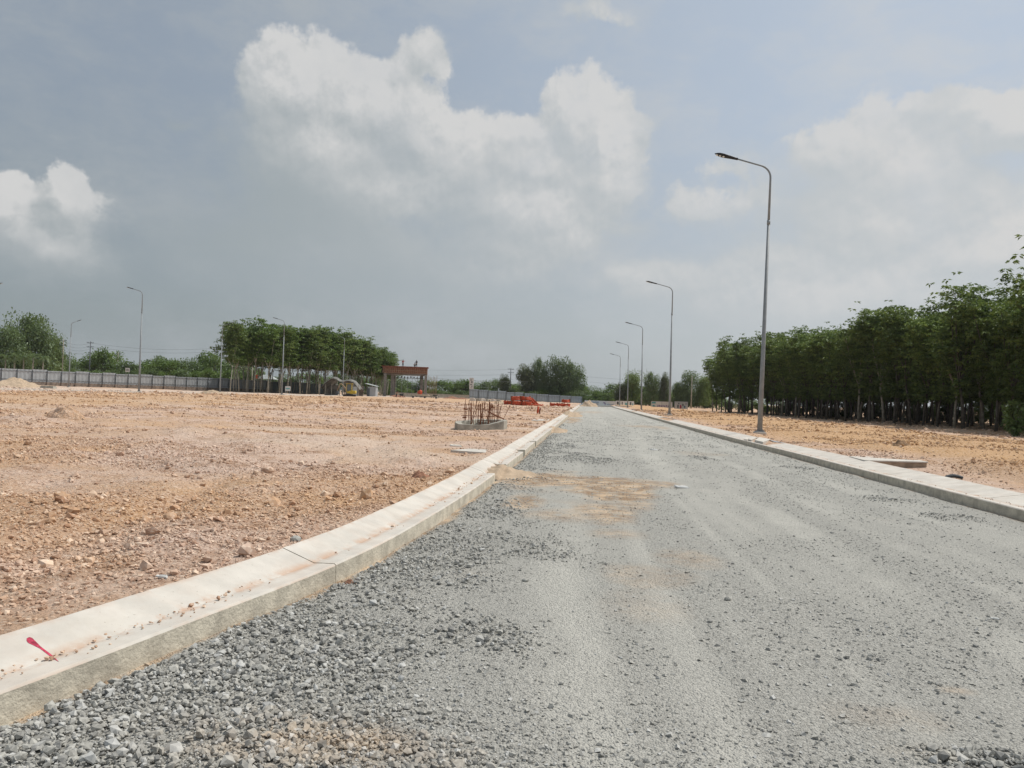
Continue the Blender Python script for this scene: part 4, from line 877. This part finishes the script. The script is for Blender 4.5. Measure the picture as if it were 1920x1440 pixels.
mb = MB(); mb.tube([(GW*.3, 1.0, zz_(708.6)), (GW*.92, 1.0, zz_(708.6))], .08, 5)
for i in range(7): mb.box((GW*(.42+.07*i), 1.0, zz_(706.5+(i % 3)*.8)), (.28, .2, .5))
mb.build('walkway', M['darkmetal'], gr)
# stakes and scaffold poles right of the gate
stk = None
for i, px in enumerate((803, 805.5, 808, 810, 812.5, 814, 816.5, 818.5)):
    x_, y_ = P(px, 201); z_ = float(zsoil(x_, y_)); h = zat(px, 704+(i*37 % 7), 201)-z_
    if stk is None: stk = MB().tube([(0, 0, 0), (.05, 0, 1)], .05, 5).build('scaffold_pole', M['wood']); o = stk
    else: o = stk.copy(); COL.objects.link(o)
    o.location = (x_, y_, z_); o.scale = (1, 1, h); tag(o, nth(i)+' thin scaffold pole from the left in the bundle right of the gate', 'pole', 'upright poles right of the gate')
# ---------------------------------------------------------------- people on and below the gate
def person(x, y, z, pose, shirt, trousers, rz, label):
    J = dict(hip=(0, 0, .92), chest=(0, 0, 1.32), neck=(0, 0, 1.48), head=(0, 0, 1.64), top=(0, 0, 1.73), sl=(.19, 0, 1.42), sr=(-.19, 0, 1.42), el=(.27, .02, 1.15), er=(-.27, .02, 1.15), hl=(.28, -.12, .92), hr=(-.28, -.12, .92),
             kl=(.11, 0, .5), kr=(-.11, 0, .5), fl=(.12, 0, .07), fr=(-.12, 0, .07), tl=(.13, -.16, .03), tr=(-.13, -.16, .03))
    if pose == 'bend':
        J.update(chest=(0, -.22, 1.20), neck=(0, -.36, 1.28), head=(0, -.48, 1.33), top=(0, -.56, 1.38), sl=(.19, -.28, 1.25), sr=(-.19, -.28, 1.25), el=(.24, -.36, .98), er=(-.24, -.36, .98), hl=(.2, -.50, .75), hr=(-.2, -.50, .75))
    if pose == 'crouch':
        J.update(hip=(0, .1, .34), chest=(0, -.08, .68), neck=(0, -.16, .82), head=(0, -.22, .96), top=(0, -.25, 1.05), sl=(.18, -.10, .76), sr=(-.18, -.10, .76), el=(.24, -.28, .58), er=(-.24, -.28, .58), hl=(.15, -.45, .42), hr=(-.15, -.45, .42), kl=(.16, -.30, .48), kr=(-.16, -.30, .48), fl=(.13, -.08, .07), fr=(-.13, -.08, .07), tl=(.14, -.26, .03), tr=(-.14, -.26, .03))
    if pose == 'arm': J.update(el=(.44, -.08, 1.36), hl=(.60, -.22, 1.42))
    R_ = dict(hip=.15, chest=.16, neck=.06, head=.105, top=.06, sl=.07, sr=.07, el=.045, er=.045, hl=.032, hr=.032, kl=.065, kr=.065, fl=.045, fr=.045, tl=.035, tr=.035)
    E_ = [('hip', 'chest'), ('chest', 'neck'), ('neck', 'head'), ('head', 'top'), ('chest', 'sl'), ('sl', 'el'), ('el', 'hl'), ('chest', 'sr'), ('sr', 'er'), ('er', 'hr'), ('hip', 'kl'), ('kl', 'fl'), ('fl', 'tl'), ('hip', 'kr'), ('kr', 'fr'), ('fr', 'tr')]
    ks = list(J); root = empty('person', (x, y, z), rz); tag(root, label, 'person')
    def skinned(name, keys, edges, m_, gr=1.0):
        me = bpy.data.meshes.new(name); me.from_pydata([J[k] for k in keys], [(keys.index(a), keys.index(b)) for a, b in edges], []); o = link(name, me, root, m_)
        sk = o.modifiers.new('skin', 'SKIN'); 
        for i, k in enumerate(keys): v = me.skin_vertices[0].data[i]; v.radius = (R_[k]*gr, R_[k]*gr); v.use_root = (i == 0)
        ss_ = o.modifiers.new('sub', 'SUBSURF'); ss_.levels = 1; ss_.render_levels = 1; return o
    skinned('body', ks, E_, M['skin'])
    skinned('shirt', ['hip', 'chest', 'neck', 'sl', 'el', 'sr', 'er'], [('hip', 'chest'), ('chest', 'sl'), ('sl', 'el'), ('chest', 'sr'), ('sr', 'er'), ('chest', 'neck')], shirt, 1.15)
    skinned('trousers', ['hip', 'kl', 'fl', 'kr', 'fr'], [('hip', 'kl'), ('kl', 'fl'), ('hip', 'kr'), ('kr', 'fr')], trousers, 1.35)
    hx, hy, hz_ = J['head']; mb = MB(); mb.tube([(hx, hy, hz_+.03), (hx, hy, hz_+.09), (hx, hy, hz_+.14)], [.145, .12, .04], 10); mb.build('hat', M['shirtdark'], root, True)
    return root
dk = gz+zz_(688)+.14
def gp(u, v): return gx0+math.cos(grz)*GW*u-math.sin(grz)*v, gy0+math.sin(grz)*GW*u+math.cos(grz)*v
x_, y_ = gp(.445, .6); person(x_, y_, dk, 'arm', M['shirtred'], M['shirtdark'], .2, 'worker in red shirt standing with one arm out on the gate deck')
x_, y_ = gp(.695, .6); person(x_, y_, dk, 'crouch', M['shirtpale'], M['shirtdark'], 1.2, 'worker in pale shirt crouching on the gate deck')
x_, y_ = gp(.745, .7); person(x_, y_, dk, 'stand', M['shirtdark'], M['shirtdark'], .4, 'worker in dark clothes standing on the gate deck beside a crouching one')
x_, y_ = P(744, 185); person(x_, y_, float(zsoil(x_, y_)), 'bend', M['wood'], M['shirtdark'], .8, 'worker in brown shirt bending over at the foot of the gate')
# mixer drum, table of boards, motorbike
x_, y_ = P(787, 186); z_ = zat(787, 744.5, 186); r = empty('concrete_mixer', (x_, y_, z_)); tag(r, 'orange red tilting concrete mixer standing before the gate', 'concrete mixer')
MB().tube([(-.15, 0, .55), (0, 0, .75), (.1, 0, 1.05), (.35, 0, 1.45), (.45, 0, 1.6)], [.25, .6, .65, .38, .32], 14).build('drum', M['orange'], r, True)
mb = MB()
for s_ in (-1, 1): mb.tube([(-.5, s_*.55, 0), (0, s_*.6, .9)], .05, 6); mb.tube([(.5, s_*.55, 0), (0, s_*.6, .9)], .05, 6)
mb.build('stand', M['darkmetal'], r); wmb = MB(); wmb.tube([(-.6, -.62, .28), (-.6, -.52, .28)], .28, 14); wmb.build('wheel', M['rubber'], r)
x_, y_ = P(797, 170); z_ = float(zsoil(x_, y_)); r = empty('plank_table', (x_, y_, z_)); tag(r, 'long low plank platform with dark underside before the gate', 'platform')
MB().box((0, 0, .55), (5.8, 1.5, .12), -.03).build('deck', M['oldconc'], r); MB().box((-.5, .2, .75), (3.2, 1.0, .28), .05, .75).build('sack_pile', M['sand'], r)
for s_ in (-1, 0, 1): MB().box((s_*2.6, 0, .22), (.15, 1.3, .5)).build('leg', M['darkmetal'], r)
def motorbike(x, y, z, rz, lb):
    r = empty('motorbike', (x, y, z), rz); tag(r, lb, 'motorbike')
    for xx in (-.62, .62): 
        o = MB().tube([(xx+.27*math.cos(2*PI*k/20), 0, .3+.27*math.sin(2*PI*k/20)) for k in range(21)], .05, 6, False).build('wheel', M['rubber'], r, True)
    MB().prism([(-.55, .5), (-.3, .35), (.2, .35), (.35, .6), (.55, .95), (.42, .98), (.25, .72), (-.1, .75), (-.6, .82)], -.12, .12).build('body', M['black'], r, bevel=.03)
    MB().box((-.22, 0, .82), (.7, .24, .1)).build('seat', M['rubber'], r, bevel=.03); MB().tube([(.45, -.34, 1.08), (.5, 0, 1.0), (.45, .34, 1.08)], .02, 6).build('handlebar', M['galv'], r)
    MB().tube([(.62, 0, .3), (.5, 0, 1.0)], .035, 6).build('fork', M['galv'], r); return r
x_, y_ = P(817, 186); motorbike(x_, y_, zat(817, 747, 186), .3, 'black motorbike parked right of the gate')
x_, y_ = P(754, 182); motorbike(x_, y_, float(zsoil(x_, y_)), 1.0, 'dark motorbike parked under the gate opening near the left columns')
for px, D, s_, lb in ((745, 190, 1.0, 'reddish rubble pile at the foot of the left gate columns'), (848, 200, 1.1, 'red brown rubble heap with branches between gate and far fence'), (868, 205, .9, 'low red brown earth heap just left of the far fence')):
    x_, y_ = P(px, D); tag(mound('rubble_pile', x_, y_, 2.2*s_, 2, .6*s_, M['redsoil'], int(px)), lb, 'rubble pile')
x_, y_ = P(940, 128); tag(mound('earth_mound', x_, y_, 1.3, 1.5, .5, M['sand'], 77), 'small yellow earth heap left of the orange coils', 'earth mound')
for i, px in enumerate((886, 896, 905, 915, 925, 935)):
    x_, y_ = P(px, 150+i % 2*3); mb = MB(); mb.box((0, 0, .35), (.9, .6, .7), i*.4, .9); mb.box((.4, .2, .25), (.6, .6, .5), i*.9, .9); o = mb.build('concrete_block', M['oldconc'] if i % 2 else M['conc'], bevel=.05); o.location = (x_, y_, float(zsoil(x_, y_))-.05)
    tag(o, nth(i)+' rough concrete block from the left in the row behind the rebar footing', 'concrete block', 'concrete blocks behind the rebar footing')
# ---------------------------------------------------------------- excavator
x_, y_ = P(656, 140); r = empty('excavator', (x_, y_, float(zsoil(x_, y_))), .05); tag(r, 'small yellow excavator with bent boom parked before the grove', 'excavator')
for s_ in (-1, 1):
    mb = MB(); mb.prism([(-1.0, .1), (-.85, 0), (.85, 0), (1.0, .1), (1.05, .25), (.9, .42), (-.9, .42), (-1.05, .25)], s_*.62-.17, s_*.62+.17); mb.build('track', M['rubber'], r, bevel=.03)
MB().box((.0, 0, .36), (.9, 1.0, .28)).build('undercarriage', M['darkmetal'], r); 
MB().prism([(-.4, .52), (1.05, .52), (1.18, .75), (1.12, 1.12), (.3, 1.15), (-.4, .85)], -.6, .6).build('body', M['yellow'], r, bevel=.05)
MB().prism([(-.45, .5), (.2, .5), (.2, .62), (-.45, .62)], -.62, .62).build('skirt', M['darkmetal'], r)
mb = MB()
for xx in (-.42, .45):
    for yy in (-.52, .1): mb.box((xx, yy, 1.6), (.07, .07, 1.5))
mb.box((.02, -.2, 2.36), (1.1, .8, .08)); cb_ = mb.build('cab', M['yellow'], r)
MB().box((.02, -.2, 1.65), (.82, .56, 1.2)).build('cab_glass', M['glass'], r); MB().box((.2, -.2, 1.25), (.5, .5, .35)).build('seat', M['rubber'], r, bevel=.04)
MB().tube([(-.5, .25, .75), (-1.0, .25, 1.7), (-1.55, .25, 2.25), (-1.95, .25, 2.3)], [.12, .14, .12, .09], 6).build('boom', M['wood'], r)
MB().tube([(-1.85, .25, 2.35), (-2.3, .25, 1.2), (-2.35, .25, .9)], [.12, .10, .08], 6).build('arm', M['wood'], r)
bk = MB(); bk.prism([(-2.55, .9), (-2.15, .95), (-2.05, .55), (-2.25, .25), (-2.55, .3), (-2.35, .5), (-2.42, .75)], -.05, .55); bk.build('bucket', M['darkmetal'], r)
MB().tube([(-.7, .25, .9), (-1.2, .25, 1.75)], .05, 6).build('hydraulic_ram', M['galv'], r)
# ---------------------------------------------------------------- sheds by the grove
x_, y_ = P(640, 158); z_ = float(zsoil(x_, y_)); r = empty('tarpaulin_shed', (x_, y_, z_)); tag(r, 'hump roofed shed covered in grey tarpaulin behind the excavator', 'shed')
nx, ny = 26, 10; V = []; Fq = []
for i in range(nx+1):
    for j in range(ny+1):
        u = i/nx; v = j/ny; X0 = -4.2+8.6*u; rid = 2.6+1.3*math.exp(-((u-.33)/.16)**2)+.85*math.exp(-((u-.72)/.22)**2)-1.9*max(0, abs(u-.5)-.36)/.14*.6
        V.append((X0, -1.6+4*v, rid-1.5*abs(v-.35)**1.3+.12*float(fbm(i*.6, j*.6, 1, 3, 4))))
for i in range(nx):
    for j in range(ny): Fq.append((i*(ny+1)+j, (i+1)*(ny+1)+j, (i+1)*(ny+1)+j+1, i*(ny+1)+j+1))
mb = MB(); mb.add(V, Fq); ro = mb.build('roof', M['tarp'], r, True); so = ro.modifiers.new('s', 'SOLIDIFY'); so.thickness = .05
mb = MB()
for i, xx in enumerate((-4, -2.8, -1.5, 0.2, 1.6, 2.9, 4.1)): mb.tube([(xx, -1.5, -.1), (xx, -1.5, 2.3)], .06, 6)
mb.build('frame', M['palebark'], r); MB().box((-2.7, 1.9, 1.1), (2.9, .1, 2.2)).build('back_wall', M['tarp'], r); MB().box((2.6, 1.9, 1.1), (3.0, .1, 2.2)).build('back_wall', M['stonewall'], r); MB().box((3.2, -1.45, 1.0), (1.3, .08, 2.0)).build('side_sheet', M['tin'], r)
x_, y_ = P(698, 168); z_ = float(zsoil(x_, y_)); r = empty('hut', (x_, y_, z_)); tag(r, 'small hut with slanting pale tin roof between grove and gate', 'hut')
MB().box((.2, 0, 1.05), (1.7, 1.8, 2.1)).build('wall', M['sheet2'], r); MB().prism([(-1.3, 2.75), (1.2, 2.2), (1.2, 2.28), (-1.3, 2.85)], -1.3, 1.3).build('roof', M['tin'], r); MB().box((-.55, -.93, .9), (.6, .06, 1.8)).build('door', M['darkmetal'], r)
x_, y_ = P(502, 205); r = empty('canopy_tent', (x_, y_, 0)); tag(r, 'pale green canopy roof showing above the fence among the grove trunks', 'canopy')
zt = zat(502, 703, 205); zl = zat(502, 711, 205); mb = MB(); mb.add([(-2.3, -1.2, zl+.1), (2.3, -1.2, zl), (2.3, 1.5, zl), (-2.3, 1.5, zl+.1), (-1.6, 0, zt), (.6, 0, zt)], [(0, 1, 5, 4), (1, 2, 5), (2, 3, 4, 5), (3, 0, 4)]); q = mb.build('roof', M['tin'], r); q.modifiers.new('s', 'SOLIDIFY').thickness = .05
mb = MB(); [mb.tube([(a, b, -.2), (a, b, zl)], .05, 5) for a in (-2.2, 2.2) for b in (-1.1, 1.4)]; mb.build('post', M['galv'], r)
def signboard(px, D, py0, py1, wd, m_, lb, face='teal'):
    x_, y_ = P(px, D); z0 = float(zsoil(x_, y_)); r = empty('signboard', (x_, y_, z0)); tag(r, lb, 'sign'); zt = zat(px, py0, D)-z0; zb = zat(px, py1, D)-z0
    MB().box((0, 0, (zt+zb)/2), (wd, .06, zt-zb)).build('board', M[m_], r, bevel=.03); MB().box((0, -.04, (zt+zb)/2), (wd*.7, .02, (zt-zb)*.25)).build('print', M[face], r)
    mb = MB(); [mb.box((s_*wd*.35, .06, zt/2), (.06, .05, zt)) for s_ in (-1, 1)]; mb.build('post', M['galv'], r)
signboard(540, 150, 724.5, 733, 1.1, 'white', 'small white sign with a green line before the grove')
signboard(481, 200, 703, 709.5, .6, 'orange', 'small orange board above the fence among the grove trunks', 'form')
signboard(238, 232, 690, 697.5, 1.4, 'white', 'small white board rising above the left fence', 'darkmetal')
x_, y_ = P(91, 88); mb = MB(); mb.box((0, 0, .12), (1.6, .7, .26), .05, .95); mb.box((0, 0, .28), (1.4, .5, .06), .05); o = mb.build('concrete_slab', M['oldconc'], bevel=.02); o.location = (x_, y_, float(zsoil(x_, y_))); tag(o, 'short grey concrete slab lying behind the far left kerb line', 'concrete slab')
# ---------------------------------------------------------------- orange conduit coils
def coil_mesh():
    mb = MB(); pts = []; turns = 5; n = 26
    for i in range(turns*n+1):
        t = i/n; pts.append(((.62+.035*math.sin(t*7))*math.cos(2*PI*t), (.62+.035*math.sin(t*7))*math.sin(2*PI*t), .06+.085*t))
    mb.tube(pts, .058, 6); return mb
def coil_thing():
    r = empty('conduit_coil', (0, 0, 0)); coil_mesh().build('pipe', M['orange'], r, True); mb = MB()
    for k in range(3):
        a = 2*PI*k/3+.4; c, s = math.cos(a), math.sin(a); mb.box((.62*c, .62*s, .28), (.26, .05, .60), a)
    mb.build('strap', M['rust'], r); return r
cz = coil_thing(); fc = True
CG = 'orange conduit coils stacked on the soil'
bD = 110
for i, (px, k, dD, lb) in enumerate([(955, 0, 0, 'orange conduit coil at the left foot of the big pile'), (970, 0, -1.5, 'orange conduit coil lying at the bottom front left of the big pile'), (988, 0, -1.5, 'orange conduit coil lying at the bottom front middle of the big pile'), (969, 1, -1, 'orange conduit coil topmost on the left stack of the big pile'),
                                    (987, 1, -1, 'orange conduit coil topmost on the middle stack of the big pile'), (1000, 0, 0, 'orange conduit coil half upright at the right of the big pile'), (1040, 0, 6, 'orange conduit coil at the left of the small pile'), (1052, 0, 6, 'orange conduit coil in the middle of the small pile'), (1063, 0, 6, 'orange conduit coil at the right foot of the small pile'), (1062, 1, 6.5, 'orange conduit coil lying on top of the small pile')]):
    o = cz if fc else copy_tree(cz); fc = False; D = bD+dD; x_, y_ = P(px, D); s_ = 1.12 if px < 1010 else .92; o.location = (x_, y_, float(zsoil(x_, y_))+k*.62*s_); o.rotation_euler = (rp.normal()*.05, rp.normal()*.05, i*1.1); o.scale = (s_,)*3; tag(o, lb, 'conduit coil', CG)
    if px == 1000: o.rotation_euler = (.1, .75, .3); o.location.z += .25
x_, y_ = P(1006, 104); mb = MB(); pts = [(-.9+1.9*t/14, .15*math.sin(t*.9), .15+.16*abs(math.sin(t*1.3))) for t in range(15)]; mb.tube(pts, .09, 6)
mb.tube([(-.9, .1, 1.3), (-.5, .1, .8), (.1, 0, .2)], .06, 6); o = mb.build('loose_conduit', M['orange'], None, True); o.location = (x_, y_, float(zsoil(x_, y_))); tag(o, 'loose wavy orange conduit trailing right of the big coil pile', 'conduit')
p = P(1011, 55); r = empty('conduit_stub', (p[0], p[1], float(zsoil(*p)))); tag(r, 'short red orange pipe stub standing up from the soil beside the left kerb', 'pipe')
MB().tube([(-.05, 0, -.05), (-.03, 0, .28), (.0, 0, .56)], [.07, .07, .08], 10).build('pipe', M['orange'], r, True); MB().tube([(.09, .05, -.05), (.10, .05, .3), (.16, .02, .42)], .05, 8).build('pipe', M['form'], r, True)
# ---------------------------------------------------------------- rebar footing
fx, fy = at(902, 800, .22)[:2]; r = empty('rebar_footing', (fx, fy, .2)); tag(r, 'ring shaped concrete footing with rusty upright rebars on the left soil', 'footing')
def zpix(py): return 0
S_ = 26.5/FPX     # metres per photo pixel there
ring_o = [(-47, -5), (-44, -13), (-20, -14), (10, -12), (42, -9), (47, 1), (47, 14), (20, 26), (-22, 26), (-36, 10)]
ring_o = [(a*S_, b*.06) for a, b in [(-47, -3), (-45, -12), (-36, -17), (0, -13), (22, -12), (47, -8), (48, 8), (34, 30), (-24, 32), (-34, 10)]]
ring_i = [(a*.80, b*.72+.03) for a, b in ring_o]; n = len(ring_o); hts = [.20, .18, .13, .11, .15, .27, .27, .25, .23, .21]
V = [(*ring_o[i], -.12) for i in range(n)]+[(*ring_o[i], hts[i]) for i in range(n)]+[(*ring_i[i], hts[i]-.01) for i in range(n)]+[(*ring_i[i], .02) for i in range(n)]
Fq = []
for i in range(n):
    j = (i+1) % n
    for k in range(3): Fq.append((k*n+i, k*n+j, (k+1)*n+j, (k+1)*n+i))
Fq.append(tuple(3*n+i for i in range(n)))
mb = MB(); mb.add(V, Fq); mb.build('concrete_ring', M['oldconc'], r, bevel=.015)
MB().prism([(-24*S_, .0), (-8*S_, .20), (8*S_, .18), (32*S_, .0)], .5, .8).build('inner_beam', M['oldconc'], r, bevel=.02)
rr = np.random.default_rng(5); bar0 = MB().tube([(0, 0, 0), (.004, 0, .5), (0, 0, 1)], .009, 6).mesh('rebar'); 
xs_ = [-38, -36, -34, -31, -29, -27, -24, -22, -20, -17, -12, -9, -5, -4, -3, 0, 4, 7, 10, 13, 14, 15, 17, 20, 22, 25, 27, 29, 31, 34]; bars = [(x0, rr.uniform(.0, .9), rr.uniform(.68, .84), rr.normal()*.03) for x0 in xs_]
bars += [(-22, .3, .8, .32), (-18, .4, .75, -.28), (5, .2, .7, .3), (12, .4, .78, -.25), (26, .3, .78, -.2), (35, .2, .85, .42), (-8, .5, .78, .25), (2, .6, .7, -.3), (22, .7, .8, .3), (-26, .6, .8, .25)]
for i, (a, b, h, ln) in enumerate(bars):
    o = bpy.data.objects.new('rebar', bar0); COL.objects.link(o); o.parent = r; o.location = (a*S_, b, .05); o.rotation_euler = (rr.normal()*.03, ln, 0); th = 2.4 if i in (14, 19) else 1.0; o.scale = (th, th, h+(.05 if i % 3 else .1))
    if i == 0: bar0.materials.append(M['rust'])
mb = MB()
for px in (-32, -4, 16): 
    for hz_ in (.38, .62): mb.tube([((px-8)*S_, .05, hz_), ((px+10)*S_, .08, hz_+.01), ((px+10)*S_, .6, hz_), ((px-8)*S_, .6, hz_), ((px-8)*S_, .05, hz_)], .008, 5)
for px, hz_ in ((-34, .32), (-32, .62), (18, .76), (21, .70)): mb.box((px*S_, .1, hz_), (.14, .08, .045), .2)
mb.tube([(12*S_, .05, .56), (30*S_, .0, .42), (45*S_, -.1, .32)], [.02, .028, .02], 6); mb.build('tie_bar', M['rust'], r)
# ---------------------------------------------------------------- power poles and wires
def power_pole(px, D, top, lb, m_='galv', arms=2):
    x_, y_ = P(px, D); z0 = float(zsoil(x_, y_)); r = empty('power_pole', (x_, y_, z0)); H = zat(px, top, D)-z0; tag(r, lb, 'power pole')
    MB().tube([(0, 0, -.2), (0, 0, H)], [.20, .13], 8).build('pole', M['palebark'] if m_ == 'galv' else M['darkmetal'], r, True)
    for k in range(arms):
        mb = MB(); z_ = H-.5-k*1.3; mb.box((0, -.15, z_), (2.2, .12, .12)); 
        mb.build('crossarm', M['darkmetal'], r); ib = MB()
        for u in (-1, -.5, .5, 1): ib.tube([(u, -.15, z_+.05), (u, -.15, z_+.32)], .07, 6)
        ib.build('insulator', M['darkmetal'], r)
    return (x_, y_, z0+H-.5)
PG = []
A0 = power_pole(115.5, 225, 636, 'concrete power pole at the right of the left corner trees'); A1 = power_pole(166.5, 240, 640, 'power pole with two crossarms left of the tall left lamp', 'd')
A2 = power_pole(219, 262, 661, 'slender power pole behind the left fence without clear crossarms', arms=1); A3 = power_pole(403, 262, 650, 'dark power pole with crossarms at the left end of the grove', 'd', 3)
A4 = power_pole(957, 285, 690, 'power pole at the left of the central tree clump', 'd'); A5 = power_pole(472, 225, 680, 'short pale power pole among the grove trunks', arms=1); A6 = power_pole(1297, 240, 705, 'thin pole rising behind the far banner', arms=0)
A7 = power_pole(1183, 330, 726, 'small far pole between the fourth and third right lamps', arms=0)
def wires(a, b, n, lb, sag=1.0, dzs=.8, r_=.028):
    for k in range(n):
        mb = MB(); pts = []
        for i in range(13):
            t = i/12; pts.append((a[0]+(b[0]-a[0])*t, a[1]+(b[1]-a[1])*t, a[2]+(b[2]-a[2])*t-k*dzs-sag*4*t*(1-t)))
        mb.tube(pts, r_, 4); tag(mb.build('overhead_wire', M['darkmetal']), (('uppermost ', 'second from top ', 'third from top ', 'lowest ')[k] if n == 4 else (('upper ', 'lower ')[k] if n == 2 else ''))+lb, 'wire', 'overhead wires: '+lb)
wires(A0, A1, 4, 'sagging wire between the two left power poles', .9, .9); wires(A1, A3, 2, 'wire stretched from the left power poles to the grove', 1.2, 1.1)
E0 = (*P(730, 262), zat(730, 676, 262)); E1 = (*P(1340, 285), zat(1340, 722, 285))
wires(A3, E0, 2, 'wire passing behind the grove', 1.0, 1.1); wires((*P(700, 290), zat(700, 690, 290)), A4, 4, 'parallel wire above the hedge between gate and central trees', .6, 1.9, .022); wires(A4, E1, 4, 'parallel wire above the hedge right of the central trees', .6, 1.9, .022)
wires((*P(805, 215), zat(805, 708, 215)), (*P(990, 240), zat(990, 716, 240)), 1, 'low dark wire running from the gate past the sign pillar', .4)

# ---------------------------------------------------------------- hazy air
mb = MB(); mb.box((0, 300, 24), (1500, 1300, 60)); hz_o = mb.mesh('haze'); HM = bpy.data.materials.new('haze'); HM.use_nodes = True; hn = NT(HM.node_tree); hn.n.clear()
ho = hn.new('ShaderNodeOutputMaterial'); hv = hn.new('ShaderNodeVolumePrincipled'); hv.inputs['Color'].default_value = (.93, .95, .97, 1); hv.inputs['Density'].default_value = .0001; hv.inputs['Anisotropy'].default_value = .3
hn.l.new(hv.outputs[0], ho.inputs['Volume']); tag(link('haze', hz_o, None, HM), kind='stuff')
